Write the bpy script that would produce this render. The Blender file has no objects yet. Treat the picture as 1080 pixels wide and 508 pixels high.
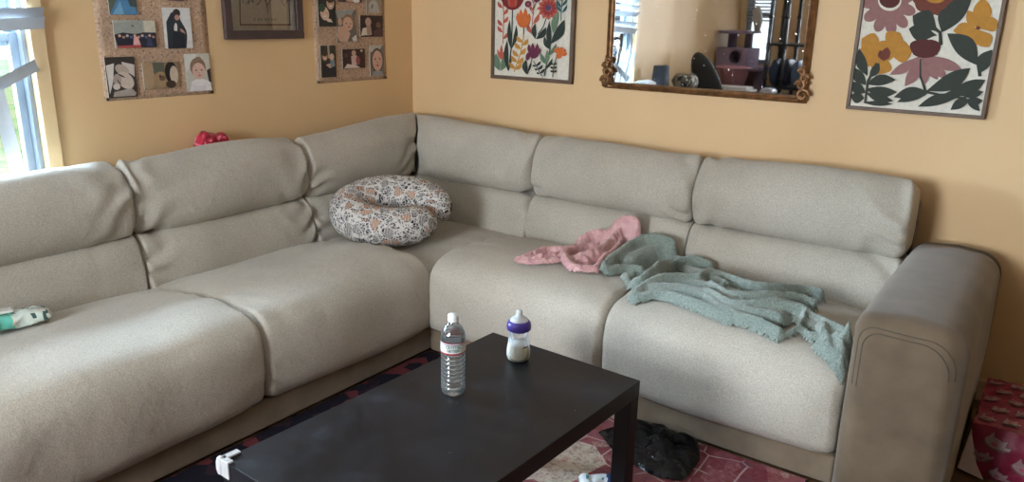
import bpy, bmesh, math, random
import numpy as np
from mathutils import Vector, Matrix, noise
from mathutils.bvhtree import BVHTree
random.seed(7)
col = bpy.context.scene.collection
sc = bpy.context.scene
PI = math.pi
# ------------------------------------------------------------------ camera
FPX, YAW, PITCH, ROLL, CAMH = 821.36, -0.6172022852761657, -0.2818275381106231, 0.021507343351817337, 1.46
XW, YW = -3.19, 3.45            # left wall plane, back wall plane
XR, YF, ZC = 2.7, -1.9, 2.44    # right wall, front wall, ceiling
_f = Vector((math.sin(YAW)*math.cos(PITCH), math.cos(YAW)*math.cos(PITCH), math.sin(PITCH)))
_r = Vector((math.cos(YAW), -math.sin(YAW), 0)); _u = _r.cross(_f)
CR = _r*math.cos(ROLL)+_u*math.sin(ROLL); CU = -_r*math.sin(ROLL)+_u*math.cos(ROLL); CF = _f
EYE = Vector((0, 0, CAMH))
cd = bpy.data.cameras.new('camera'); cam = bpy.data.objects.new('camera', cd); col.objects.link(cam)
cd.sensor_width = 36; cd.lens = FPX/1080*36; cd.clip_start = .02
cam.matrix_world = Matrix(((CR.x, CU.x, -CF.x, EYE.x), (CR.y, CU.y, -CF.y, EYE.y), (CR.z, CU.z, -CF.z, EYE.z), (0, 0, 0, 1)))
sc.camera = cam
def ray(px, py): return CF*FPX + CR*(px-540) - CU*(py-254)
def onz(px, py, z): d = ray(px, py); return EYE + d*((z-CAMH)/d.z)
def onx(px, py, x): d = ray(px, py); return EYE + d*(x/d.x)
def ony(px, py, y): d = ray(px, py); return EYE + d*(y/d.y)
def mir(px, py, y):             # where a thing seen in the wall mirror stands
    p = ony(px, py, 2*YW-y); return Vector((p.x, y, p.z))

# ------------------------------------------------------------------ materials
def lin(c):
    return tuple(((v/255)/12.92 if v/255 <= .04045 else ((v/255+.055)/1.055)**2.4) for v in c)
def newmat(name):
    m = bpy.data.materials.new(name); m.use_nodes = True
    nt = m.node_tree; b = nt.nodes['Principled BSDF']
    return m, nt, b
def N(nt, t, **kw):
    n = nt.nodes.new(t)
    for k, v in kw.items():
        if k in n.inputs: n.inputs[k].default_value = v
        else: setattr(n, k, v)
    return n
def ramp(nt, stops, interp='LINEAR'):
    n = nt.nodes.new('ShaderNodeValToRGB'); cr = n.color_ramp; cr.interpolation = interp
    while len(cr.elements) < len(stops): cr.elements.new(.5)
    for e, (p, c) in zip(cr.elements, stops): e.position = p; e.color = (*c, 1)
    return n
def mat(name, c, rough=.6, c2=None, scale=8, bump=0, bscale=60, metal=0, detail=4, spec=.5, sheen=0, bdist=.002, coat=0, emis=0, trans=0, ior=1.45):
    m, nt, b = newmat(name)
    b.inputs['Roughness'].default_value = rough; b.inputs['Metallic'].default_value = metal
    b.inputs['Specular IOR Level'].default_value = spec
    b.inputs['IOR'].default_value = ior
    if sheen: b.inputs['Sheen Weight'].default_value = sheen
    if coat: b.inputs['Coat Weight'].default_value = coat; b.inputs['Coat Roughness'].default_value = .1
    if trans: b.inputs['Transmission Weight'].default_value = trans
    tc = N(nt, 'ShaderNodeTexCoord')
    A = lin(c); B = lin(c2) if c2 else tuple(v*.88 for v in A)
    n = N(nt, 'ShaderNodeTexNoise', Scale=scale, Detail=detail)
    nt.links.new(tc.outputs['Object'], n.inputs['Vector'])
    r = ramp(nt, [(.3, A), (.7, B)]); nt.links.new(n.outputs['Fac'], r.inputs['Fac'])
    nt.links.new(r.outputs['Color'], b.inputs['Base Color'])
    if emis:
        nt.links.new(r.outputs['Color'], b.inputs['Emission Color']); b.inputs['Emission Strength'].default_value = emis
    if bump:
        n2 = N(nt, 'ShaderNodeTexNoise', Scale=bscale, Detail=3)
        nt.links.new(tc.outputs['Object'], n2.inputs['Vector'])
        bp = N(nt, 'ShaderNodeBump', Strength=bump, Distance=bdist)
        nt.links.new(n2.outputs['Fac'], bp.inputs['Height']); nt.links.new(bp.outputs['Normal'], b.inputs['Normal'])
    return m
M = {}
def flat(c, rough=.6):
    k = ('flat', tuple(c), rough)
    if k not in M: M[k] = mat('print_ink', c, rough, tuple(int(v*.93) for v in c), 60)
    return M[k]
# sofa weave: heathered light taupe with fine thread grain
def weave():
    m, nt, b = newmat('sofa_weave'); b.inputs['Roughness'].default_value = .9; b.inputs['Specular IOR Level'].default_value = .15
    b.inputs['Sheen Weight'].default_value = .18
    tc = N(nt, 'ShaderNodeTexCoord')
    big = N(nt, 'ShaderNodeTexNoise', Scale=3.5, Detail=3); nt.links.new(tc.outputs['Object'], big.inputs['Vector'])
    fine = N(nt, 'ShaderNodeTexNoise', Scale=230, Detail=2, Roughness=.7); nt.links.new(tc.outputs['Object'], fine.inputs['Vector'])
    r1 = ramp(nt, [(.3, lin((189, 182, 170))), (.7, lin((175, 168, 156)))]); nt.links.new(big.outputs['Fac'], r1.inputs['Fac'])
    r2 = ramp(nt, [(.34, (.81, .80, .79)), (.66, (1.13, 1.12, 1.11))]); nt.links.new(fine.outputs['Fac'], r2.inputs['Fac'])
    mx = N(nt, 'ShaderNodeMix', data_type='RGBA', blend_type='MULTIPLY'); mx.inputs['Factor'].default_value = 1
    nt.links.new(r1.outputs['Color'], mx.inputs['A']); nt.links.new(r2.outputs['Color'], mx.inputs['B'])
    nt.links.new(mx.outputs['Result'], b.inputs['Base Color'])
    bp = N(nt, 'ShaderNodeBump', Strength=.35, Distance=.002); nt.links.new(fine.outputs['Fac'], bp.inputs['Height'])
    wr = N(nt, 'ShaderNodeTexNoise', Scale=16, Detail=4, Distortion=.6); nt.links.new(tc.outputs['Object'], wr.inputs['Vector'])
    bp2 = N(nt, 'ShaderNodeBump', Strength=.28, Distance=.012); nt.links.new(wr.outputs['Fac'], bp2.inputs['Height'])
    nt.links.new(bp.outputs['Normal'], bp2.inputs['Normal']); nt.links.new(bp2.outputs['Normal'], b.inputs['Normal'])
    return m
M['weave'] = weave()
M['suede'] = mat('taupe_suede', (112, 95, 76), .9, (93, 78, 62), 9, .25, 220, sheen=.3, spec=.2, detail=7)
M['suede_low'] = mat('taupe_suede_base', (134, 117, 97), .9, (113, 98, 80), 9, .25, 220, sheen=.3, spec=.2, detail=7)
M['suede_seam'] = mat('dark_seam', (80, 70, 58), .9)
M['welt'] = mat('shadow_welt', (120, 113, 102), .95)
M['table'] = None
def table_mat():
    m, nt, b = newmat('black_brown_laminate'); b.inputs['Specular IOR Level'].default_value = .32
    tc = N(nt, 'ShaderNodeTexCoord')
    n1 = N(nt, 'ShaderNodeTexNoise', Scale=7, Detail=8, Roughness=.7, Distortion=.4); nt.links.new(tc.outputs['Object'], n1.inputs['Vector'])
    r1 = ramp(nt, [(.45, lin((20, 20, 24))), (.62, lin((31, 32, 38))), (.8, lin((60, 62, 70)))]); nt.links.new(n1.outputs['Fac'], r1.inputs['Fac'])
    # crumbs and dust specks
    v = N(nt, 'ShaderNodeTexVoronoi', Scale=26); nt.links.new(tc.outputs['Object'], v.inputs['Vector'])
    r2 = ramp(nt, [(.035, (1, 1, 1)), (.06, (0, 0, 0))]); nt.links.new(v.outputs['Distance'], r2.inputs['Fac'])
    wn = N(nt, 'ShaderNodeMath', operation='GREATER_THAN'); wn.inputs[1].default_value = .86
    sp = N(nt, 'ShaderNodeSeparateColor'); nt.links.new(v.outputs['Color'], sp.inputs['Color']); nt.links.new(sp.outputs['Red'], wn.inputs[0])
    ml = N(nt, 'ShaderNodeMath', operation='MULTIPLY'); nt.links.new(r2.outputs['Color'], ml.inputs[0]); nt.links.new(wn.outputs[0], ml.inputs[1])
    mx = N(nt, 'ShaderNodeMix', data_type='RGBA'); mx.inputs['B'].default_value = (*lin((150, 148, 146)), 1)
    nt.links.new(ml.outputs[0], mx.inputs['Factor']); nt.links.new(r1.outputs['Color'], mx.inputs['A'])
    nt.links.new(mx.outputs['Result'], b.inputs['Base Color'])
    rr = ramp(nt, [(.3, (.34,)*3), (.7, (.5,)*3)]); nt.links.new(n1.outputs['Fac'], rr.inputs['Fac']); nt.links.new(rr.outputs['Color'], b.inputs['Roughness'])
    return m
M['table'] = table_mat()
M['table_leg'] = mat('black_laminate', (19, 20, 23), .42, (24, 25, 28), 12, spec=.3)
def wall_mat():
    m, nt, b = newmat('tan_wall_paint'); b.inputs['Roughness'].default_value = .55; b.inputs['Specular IOR Level'].default_value = .3
    tc = N(nt, 'ShaderNodeTexCoord')
    n = N(nt, 'ShaderNodeTexNoise', Scale=1.5, Detail=4); nt.links.new(tc.outputs['Object'], n.inputs['Vector'])
    r = ramp(nt, [(.3, lin((226, 192, 147))), (.7, lin((220, 185, 140)))]); nt.links.new(n.outputs['Fac'], r.inputs['Fac'])
    nt.links.new(r.outputs['Color'], b.inputs['Base Color'])
    n2 = N(nt, 'ShaderNodeTexNoise', Scale=90, Detail=3); nt.links.new(tc.outputs['Object'], n2.inputs['Vector'])
    n3 = N(nt, 'ShaderNodeTexNoise', Scale=5, Detail=2); nt.links.new(tc.outputs['Object'], n3.inputs['Vector'])
    b1 = N(nt, 'ShaderNodeBump', Strength=.12, Distance=.002); nt.links.new(n2.outputs['Fac'], b1.inputs['Height'])
    b2 = N(nt, 'ShaderNodeBump', Strength=.15, Distance=.01); nt.links.new(n3.outputs['Fac'], b2.inputs['Height'])
    nt.links.new(b1.outputs['Normal'], b2.inputs['Normal']); nt.links.new(b2.outputs['Normal'], b.inputs['Normal'])
    return m
M['wall'] = wall_mat()
M['ceil'] = mat('ceiling_white', (232, 228, 220), .9)
M['trim'] = mat('tan_trim', (226, 196, 152), .5)
M['vinyl'] = mat('white_vinyl', (138, 147, 156), .35)
M['slat'] = mat('white_blind_slat', (176, 180, 186), .4)
M['gold'] = mat('antique_gold', (150, 110, 74), .36, (104, 74, 48), 30, .3, 90, metal=.6)
M['wood_frame'] = mat('walnut_frame', (110, 88, 72), .5, (92, 72, 58), 14)
M['mauve_frame'] = mat('plum_brown_frame', (84, 66, 66), .5, (72, 56, 56), 10)
M['black'] = mat('black_plastic', (18, 18, 20), .45)
M['metal_black'] = mat('black_powder_coat', (22, 24, 30), .4)
def mirror_mat():
    m, nt, b = newmat('silvered_glass'); b.inputs['Metallic'].default_value = 1
    b.inputs['Base Color'].default_value = (.86, .87, .87, 1)
    tc = N(nt, 'ShaderNodeTexCoord')
    v = N(nt, 'ShaderNodeTexVoronoi', Scale=30); nt.links.new(tc.outputs['Object'], v.inputs['Vector'])
    r2 = ramp(nt, [(.04, (.45,)*3), (.09, (.02,)*3)]); nt.links.new(v.outputs['Distance'], r2.inputs['Fac'])
    nt.links.new(r2.outputs['Color'], b.inputs['Roughness'])
    return m
M['mirror'] = mirror_mat()
def thin_glass(name, tint=(1, 1, 1), refl=.08, rough=.02, haze=0):
    m = bpy.data.materials.new(name); m.use_nodes = True; nt = m.node_tree; nt.nodes.clear()
    o = N(nt, 'ShaderNodeOutputMaterial'); t = N(nt, 'ShaderNodeBsdfTransparent'); t.inputs['Color'].default_value = (*tint, 1)
    g = N(nt, 'ShaderNodeBsdfGlossy'); g.inputs['Roughness'].default_value = rough; g.inputs['Color'].default_value = (1, 1, 1, 1)
    lw = N(nt, 'ShaderNodeFresnel', IOR=1.5); mx = N(nt, 'ShaderNodeMixShader')
    ad = N(nt, 'ShaderNodeMath', operation='ADD'); ad.inputs[1].default_value = refl; ad.use_clamp = True
    nt.links.new(lw.outputs['Fac'], ad.inputs[0]); nt.links.new(ad.outputs[0], mx.inputs['Fac'])
    nt.links.new(t.outputs[0], mx.inputs[1]); nt.links.new(g.outputs[0], mx.inputs[2])
    if haze:
        df = N(nt, 'ShaderNodeBsdfDiffuse'); df.inputs['Color'].default_value = (.95, .96, .97, 1); tl = N(nt, 'ShaderNodeBsdfTranslucent'); tl.inputs['Color'].default_value = (.95, .96, .97, 1)
        m1 = N(nt, 'ShaderNodeMixShader'); nt.links.new(df.outputs[0], m1.inputs[1]); nt.links.new(tl.outputs[0], m1.inputs[2])
        m2 = N(nt, 'ShaderNodeMixShader'); m2.inputs['Fac'].default_value = haze; nt.links.new(mx.outputs[0], m2.inputs[1]); nt.links.new(m1.outputs[0], m2.inputs[2])
        nt.links.new(m2.outputs[0], o.inputs['Surface'])
    else: nt.links.new(mx.outputs[0], o.inputs['Surface'])
    return m
M['pane'] = thin_glass('window_glass', (.97, .98, .98), 0)
M['picglass'] = thin_glass('picture_glass', (1, 1, 1), .10)
M['pet'] = thin_glass('clear_bottle_plastic', (.99, .99, .99), .08, .06, .06)
M['guard'] = mat('clear_white_plastic', (236, 236, 238), .15, (215, 216, 220), 30, trans=.35)
M['water'] = mat('water', (245, 250, 252), .02, (245, 250, 252), trans=1, ior=1.33)
M['kraft'] = None
def kraft():
    m, nt, b = newmat('speckled_kraft_paper'); b.inputs['Roughness'].default_value = .8
    tc = N(nt, 'ShaderNodeTexCoord')
    n1 = N(nt, 'ShaderNodeTexNoise', Scale=110, Detail=4, Distortion=.4); nt.links.new(tc.outputs['Object'], n1.inputs['Vector'])
    n2 = N(nt, 'ShaderNodeTexNoise', Scale=9, Detail=2); nt.links.new(tc.outputs['Object'], n2.inputs['Vector'])
    r = ramp(nt, [(.30, lin((120, 92, 78))), (.42, lin((180, 150, 126))), (.6, lin((196, 166, 142))), (.72, lin((210, 184, 160)))])
    nt.links.new(n1.outputs['Fac'], r.inputs['Fac'])
    r2 = ramp(nt, [(.35, (.86, .86, .86)), (.65, (1.05, 1.03, 1))]); nt.links.new(n2.outputs['Fac'], r2.inputs['Fac'])
    mx = N(nt, 'ShaderNodeMix', data_type='RGBA', blend_type='MULTIPLY'); mx.inputs['Factor'].default_value = 1
    nt.links.new(r.outputs['Color'], mx.inputs['A']); nt.links.new(r2.outputs['Color'], mx.inputs['B'])
    nt.links.new(mx.outputs['Result'], b.inputs['Base Color'])
    return m
M['kraft'] = kraft()
RUGOFF = (3.1, 2.3, 0)
def rug_mat():
    m, nt, b = newmat('distressed_red_rug'); b.inputs['Roughness'].default_value = .95; b.inputs['Specular IOR Level'].default_value = .1
    tc = N(nt, 'ShaderNodeTexCoord')
    wp = N(nt, 'ShaderNodeTexNoise', Scale=14, Detail=3); nt.links.new(tc.outputs['Object'], wp.inputs['Vector'])
    add = N(nt, 'ShaderNodeMix', data_type='VECTOR'); add.inputs['Factor'].default_value = .012
    mp = N(nt, 'ShaderNodeMapping'); mp.inputs['Location'].default_value = RUGOFF
    nt.links.new(tc.outputs['Object'], mp.inputs['Vector']); nt.links.new(mp.outputs['Vector'], add.inputs['A']); nt.links.new(wp.outputs['Color'], add.inputs['B'])
    def vor(scale, feat, rnd):
        v = N(nt, 'ShaderNodeTexVoronoi', Scale=scale, Randomness=rnd); v.feature = feat; v.voronoi_dimensions = '2D'
        nt.links.new(add.outputs['Result'], v.inputs['Vector']); return v
    cell = vor(4.2, 'F1', .75); sp = N(nt, 'ShaderNodeSeparateColor'); nt.links.new(cell.outputs['Color'], sp.inputs['Color'])
    c1 = ramp(nt, [(0, lin((126, 70, 76))), (.3, lin((148, 92, 94))), (.5, lin((116, 62, 72))), (.58, lin((200, 188, 170))), (.85, lin((146, 88, 84)))], 'CONSTANT')
    nt.links.new(sp.outputs['Red'], c1.inputs['Fac'])
    small = vor(22, 'F1', 1); sp2 = N(nt, 'ShaderNodeSeparateColor'); nt.links.new(small.outputs['Color'], sp2.inputs['Color'])
    c2 = ramp(nt, [(0, lin((158, 84, 92))), (.25, lin((122, 40, 48))), (.5, lin((172, 118, 116))), (.7, lin((200, 170, 156))), (.85, lin((92, 58, 84)))], 'CONSTANT')
    nt.links.new(sp2.outputs['Green'], c2.inputs['Fac'])
    mx = N(nt, 'ShaderNodeMix', data_type='RGBA'); nt.links.new(c1.outputs['Color'], mx.inputs['A']); nt.links.new(c2.outputs['Color'], mx.inputs['B'])
    ds = N(nt, 'ShaderNodeTexNoise', Scale=60, Detail=5, Roughness=.8); nt.links.new(tc.outputs['Object'], ds.inputs['Vector'])
    dr = ramp(nt, [(.45, (0,)*3), (.62, (.75,)*3)]); nt.links.new(ds.outputs['Fac'], dr.inputs['Fac']); nt.links.new(dr.outputs['Color'], mx.inputs['Factor'])
    ed = vor(7.5, 'DISTANCE_TO_EDGE', .5); er = ramp(nt, [(.012, (.6,)*3), (.03, (0,)*3)]); nt.links.new(ed.outputs['Distance'], er.inputs['Fac'])
    gate = N(nt, 'ShaderNodeTexNoise', Scale=5, Detail=1); nt.links.new(tc.outputs['Object'], gate.inputs['Vector'])
    gr = ramp(nt, [(.46, (0,)*3), (.52, (1,)*3)]); nt.links.new(gate.outputs['Fac'], gr.inputs['Fac'])
    ml = N(nt, 'ShaderNodeMath', operation='MULTIPLY'); nt.links.new(er.outputs['Color'], ml.inputs[0]); nt.links.new(gr.outputs['Color'], ml.inputs[1])
    m2 = N(nt, 'ShaderNodeMix', data_type='RGBA'); m2.inputs['B'].default_value = (*lin((214, 190, 186)), 1)
    nt.links.new(ml.outputs[0], m2.inputs['Factor']); nt.links.new(mx.outputs['Result'], m2.inputs['A'])
    # dark band along the sofa side, painting in the shade beside its base
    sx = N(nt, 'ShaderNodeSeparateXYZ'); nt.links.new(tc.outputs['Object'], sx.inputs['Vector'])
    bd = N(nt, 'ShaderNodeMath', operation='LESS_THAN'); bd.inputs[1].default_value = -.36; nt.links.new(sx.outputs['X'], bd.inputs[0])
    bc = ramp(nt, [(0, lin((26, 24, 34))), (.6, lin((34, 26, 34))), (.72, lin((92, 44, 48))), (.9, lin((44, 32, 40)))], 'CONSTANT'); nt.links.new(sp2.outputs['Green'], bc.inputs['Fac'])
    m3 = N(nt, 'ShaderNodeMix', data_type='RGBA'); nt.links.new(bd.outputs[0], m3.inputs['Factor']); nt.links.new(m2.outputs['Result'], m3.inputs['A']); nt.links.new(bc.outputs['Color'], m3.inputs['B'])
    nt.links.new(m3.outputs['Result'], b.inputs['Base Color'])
    bp = N(nt, 'ShaderNodeBump', Strength=.4, Distance=.003); nt.links.new(ds.outputs['Fac'], bp.inputs['Height']); nt.links.new(bp.outputs['Normal'], b.inputs['Normal'])
    return m
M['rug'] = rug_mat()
def floor_mat():
    m, nt, b = newmat('brown_plank_floor'); b.inputs['Roughness'].default_value = .4
    tc = N(nt, 'ShaderNodeTexCoord'); mp = N(nt, 'ShaderNodeMapping'); mp.inputs['Scale'].default_value = (1, 6, 1)
    nt.links.new(tc.outputs['Object'], mp.inputs['Vector'])
    n = N(nt, 'ShaderNodeTexNoise', Scale=6, Detail=6); nt.links.new(mp.outputs['Vector'], n.inputs['Vector'])
    r = ramp(nt, [(.3, lin((120, 90, 62))), (.7, lin((92, 66, 44)))]); nt.links.new(n.outputs['Fac'], r.inputs['Fac'])
    br = N(nt, 'ShaderNodeTexBrick', Scale=1); br.inputs['Brick Width'].default_value = 1.2; br.inputs['Row Height'].default_value = .13; br.inputs['Mortar Size'].default_value = .002
    br.inputs['Color1'].default_value = (1, 1, 1, 1); br.inputs['Color2'].default_value = (.8, .8, .8, 1); br.inputs['Mortar'].default_value = (.2, .2, .2, 1)
    nt.links.new(tc.outputs['Object'], br.inputs['Vector'])
    mx = N(nt, 'ShaderNodeMix', data_type='RGBA', blend_type='MULTIPLY'); mx.inputs['Factor'].default_value = 1
    nt.links.new(r.outputs['Color'], mx.inputs['A']); nt.links.new(br.outputs['Color'], mx.inputs['B']); nt.links.new(mx.outputs['Result'], b.inputs['Base Color'])
    return m
M['floor'] = floor_mat()
def boppy_mat():
    m, nt, b = newmat('floral_print_cotton'); b.inputs['Roughness'].default_value = .85; b.inputs['Specular IOR Level'].default_value = .2
    tc = N(nt, 'ShaderNodeTexCoord')
    wp = N(nt, 'ShaderNodeTexNoise', Scale=18, Detail=2); nt.links.new(tc.outputs['Object'], wp.inputs['Vector'])
    add = N(nt, 'ShaderNodeMix', data_type='VECTOR'); add.inputs['Factor'].default_value = .035
    nt.links.new(tc.outputs['Object'], add.inputs['A']); nt.links.new(wp.outputs['Color'], add.inputs['B'])
    def vor(s, feat):
        v = N(nt, 'ShaderNodeTexVoronoi', Scale=s); v.feature = feat; nt.links.new(add.outputs['Result'], v.inputs['Vector']); return v
    big = vor(22, 'F1'); be = vor(22, 'DISTANCE_TO_EDGE'); sm = vor(85, 'F1'); se = vor(85, 'DISTANCE_TO_EDGE')
    s1 = N(nt, 'ShaderNodeSeparateColor'); nt.links.new(big.outputs['Color'], s1.inputs['Color'])
    s2 = N(nt, 'ShaderNodeSeparateColor'); nt.links.new(sm.outputs['Color'], s2.inputs['Color'])
    W = lin((208, 203, 197))
    c1 = ramp(nt, [(0, lin((176, 136, 112))), (.14, lin((150, 108, 86))), (.24, lin((136, 130, 130))), (.42, lin((66, 62, 64))), (.6, lin((150, 142, 142))), (.8, lin((110, 104, 106)))], 'CONSTANT'); nt.links.new(s1.outputs['Red'], c1.inputs['Fac'])
    c2 = ramp(nt, [(0, lin((52, 50, 54))), (.3, lin((112, 108, 112))), (.64, W), (.72, lin((72, 70, 76)))], 'CONSTANT'); nt.links.new(s2.outputs['Green'], c2.inputs['Fac'])
    e2 = ramp(nt, [(.06, (1,)*3), (.12, (0,)*3)]); nt.links.new(se.outputs['Distance'], e2.inputs['Fac'])
    mA = N(nt, 'ShaderNodeMix', data_type='RGBA'); mA.inputs['B'].default_value = (*W, 1); nt.links.new(e2.outputs['Color'], mA.inputs['Factor']); nt.links.new(c2.outputs['Color'], mA.inputs['A'])
    inb = N(nt, 'ShaderNodeMath', operation='GREATER_THAN'); inb.inputs[1].default_value = .16; nt.links.new(be.outputs['Distance'], inb.inputs[0])
    gt = N(nt, 'ShaderNodeMath', operation='LESS_THAN'); gt.inputs[1].default_value = .5; nt.links.new(s1.outputs['Red'], gt.inputs[0])
    an = N(nt, 'ShaderNodeMath', operation='MULTIPLY'); nt.links.new(inb.outputs[0], an.inputs[0]); nt.links.new(gt.outputs[0], an.inputs[1])
    mB = N(nt, 'ShaderNodeMix', data_type='RGBA'); wv = N(nt, 'ShaderNodeTexWave', Scale=34, Distortion=6, Detail=1); nt.links.new(add.outputs['Result'], wv.inputs['Vector'])
    wr_ = ramp(nt, [(.05, (1,)*3), (.12, (0,)*3)]); nt.links.new(wv.outputs['Fac'], wr_.inputs['Fac'])
    mV = N(nt, 'ShaderNodeMix', data_type='RGBA'); mV.inputs['B'].default_value = (*W, 1); nt.links.new(wr_.outputs['Color'], mV.inputs['Factor']); nt.links.new(c1.outputs['Color'], mV.inputs['A'])
    nt.links.new(an.outputs[0], mB.inputs['Factor']); nt.links.new(mA.outputs['Result'], mB.inputs['A']); nt.links.new(mV.outputs['Result'], mB.inputs['B'])
    e1 = ramp(nt, [(.03, (1,)*3), (.055, (0,)*3)]); nt.links.new(be.outputs['Distance'], e1.inputs['Fac'])
    mC = N(nt, 'ShaderNodeMix', data_type='RGBA'); mC.inputs['B'].default_value = (*W, 1); nt.links.new(e1.outputs['Color'], mC.inputs['Factor']); nt.links.new(mB.outputs['Result'], mC.inputs['A'])
    nt.links.new(mC.outputs['Result'], b.inputs['Base Color'])
    return m
M['boppy'] = boppy_mat()
M['fleece'] = mat('sage_fleece', (148, 159, 150), .95, (116, 128, 121), 150, 1, 190, sheen=.5, spec=.1, bdist=.006)
M['pink'] = mat('pink_satin', (218, 174, 172), .4, (194, 142, 146), 25, .9, 45, sheen=.3, bdist=.012)
M['bag'] = mat('black_bag_plastic', (9, 10, 14), .16, (14, 15, 20), 10, .8, 22, bdist=.015, spec=.45)
M['milk'] = mat('milk', (254, 250, 234), .35, (252, 247, 230))
_mb = M['milk'].node_tree.nodes['Principled BSDF']; _mb.inputs['Subsurface Weight'].default_value = .7; _mb.inputs['Subsurface Radius'].default_value = (.03, .028, .022); _mb.inputs['Subsurface Scale'].default_value = 1
M['purple'] = mat('purple_plastic', (74, 56, 140), .35, (66, 48, 128))
M['silicone'] = mat('clear_silicone', (240, 243, 244), .25, (232, 237, 240), trans=.35)
M['clearpl'] = thin_glass('frosted_bottle_plastic', (.95, .95, .99), .06, .3, .15)
M['capwhite'] = mat('white_cap', (238, 240, 242), .4)
M['grass'] = None

# ------------------------------------------------------------------ object helpers
def tag(o, label=None, cat=None, group=None, kind=None):
    if label: o['label'] = label
    if cat: o['category'] = cat
    if group: o['group'] = group
    if kind: o['kind'] = kind
    return o
def empty(name, loc, label=None, cat=None, group=None, rz=0):
    o = bpy.data.objects.new(name, None); col.objects.link(o); o.location = loc; o.rotation_euler.z = rz; o.empty_display_size = .05
    return tag(o, label, cat, group)
class MB:
    """collects geometry of ONE mesh"""
    def __init__(s): s.v = []; s.f = []; s.mi = []; s.mats = []
    def m(s, mt):
        if mt not in s.mats: s.mats.append(mt)
        return s.mats.index(mt)
    def add(s, vs, fs, mt=None):
        k = len(s.v); s.v += [Vector(v) for v in vs]; i = s.m(mt) if mt is not None else 0
        for f in fs: s.f.append([a+k for a in f]); s.mi.append(i)
    def box(s, a, b, mt=None, M4=None):
        x0, y0, z0 = a; x1, y1, z1 = b
        vs = [Vector(p) for p in ((x0,y0,z0),(x1,y0,z0),(x1,y1,z0),(x0,y1,z0),(x0,y0,z1),(x1,y0,z1),(x1,y1,z1),(x0,y1,z1))]
        if M4: vs = [M4 @ v for v in vs]
        s.add(vs, [(0,3,2,1),(4,5,6,7),(0,1,5,4),(1,2,6,5),(2,3,7,6),(3,0,4,7)], mt)
    def tube(s, pts, r, n=10, mt=None, cap=True):
        pts = [Vector(p) for p in pts]; rs = r if isinstance(r, (list, tuple)) else [r]*len(pts)
        rings = []; up = None
        for i, p in enumerate(pts):
            t = (pts[min(i+1, len(pts)-1)] - pts[max(i-1, 0)]).normalized()
            if up is None: up = Vector((0, 0, 1)) if abs(t.z) < .9 else Vector((1, 0, 0))
            a = t.cross(up).normalized(); b = a.cross(t).normalized(); up = b
            rings.append([p + (a*math.cos(2*PI*k/n) + b*math.sin(2*PI*k/n))*rs[i] for k in range(n)])
        vs = [v for rg in rings for v in rg]; fs = []
        for i in range(len(pts)-1):
            for k in range(n): fs.append((i*n+k, i*n+(k+1) % n, (i+1)*n+(k+1) % n, (i+1)*n+k))
        if cap: fs.append(tuple(range(n-1, -1, -1))); fs.append(tuple((len(pts)-1)*n+k for k in range(n)))
        s.add(vs, fs, mt)
    def lathe(s, prof, c=(0, 0, 0), n=40, mt=None, axis=None):
        vs = []; fs = []; c = Vector(c)
        for (r, z) in prof:
            for k in range(n):
                p = Vector((max(r, 1e-5)*math.cos(2*PI*k/n), max(r, 1e-5)*math.sin(2*PI*k/n), z))
                if axis: p = axis @ p
                vs.append(c + p)
        for i in range(len(prof)-1):
            for k in range(n): fs.append((i*n+k, i*n+(k+1) % n, (i+1)*n+(k+1) % n, (i+1)*n+k))
        s.add(vs, fs, mt)
    def build(s, name, mt=None, parent=None, smooth=False, bevel=0, auto=None):
        me = bpy.data.meshes.new(name)
        base = parent.matrix_world.inverted() if parent is not None else None
        me.from_pydata([tuple(v) for v in s.v], [], s.f)
        if s.mats:
            for q in s.mats: me.materials.append(q)
            me.polygons.foreach_set('material_index', s.mi)
        elif mt: me.materials.append(mt)
        if smooth: me.polygons.foreach_set('use_smooth', [True]*len(me.polygons))
        me.update()
        bm = bmesh.new(); bm.from_mesh(me); bmesh.ops.recalc_face_normals(bm, faces=bm.faces); bm.to_mesh(me); bm.free()
        o = bpy.data.objects.new(name, me); col.objects.link(o)
        if parent is not None: o.parent = parent
        if bevel:
            bv = o.modifiers.new('bevel', 'BEVEL'); bv.width = bevel; bv.segments = 3; bv.limit_method = 'ANGLE'
        return o
def settle(o):   # top-level single mesh: move the origin to its base so that the object stands at its own place
    me = o.data; vs = [v.co for v in me.vertices]
    c = Vector(((min(v.x for v in vs)+max(v.x for v in vs))/2, (min(v.y for v in vs)+max(v.y for v in vs))/2, min(v.z for v in vs)))
    me.transform(Matrix.Translation(-c)); o.location = c
    return o
def P(mb, name, mt, root, **kw):   # a part: geometry given in world space, root is an Empty
    R = root
    T = Matrix.LocRotScale(R.location, R.rotation_euler, None)
    q = R.parent
    while q is not None: T = Matrix.LocRotScale(q.location, q.rotation_euler, None) @ T; q = q.parent
    inv = T.inverted(); mb.v = [inv @ v for v in mb.v]
    o = mb.build(name, mt, None, **kw); o.parent = R
    return o
def struct(o, label=None):
    o['kind'] = 'structure'; o['label'] = label or o.name.replace('_', ' '); return o

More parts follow.
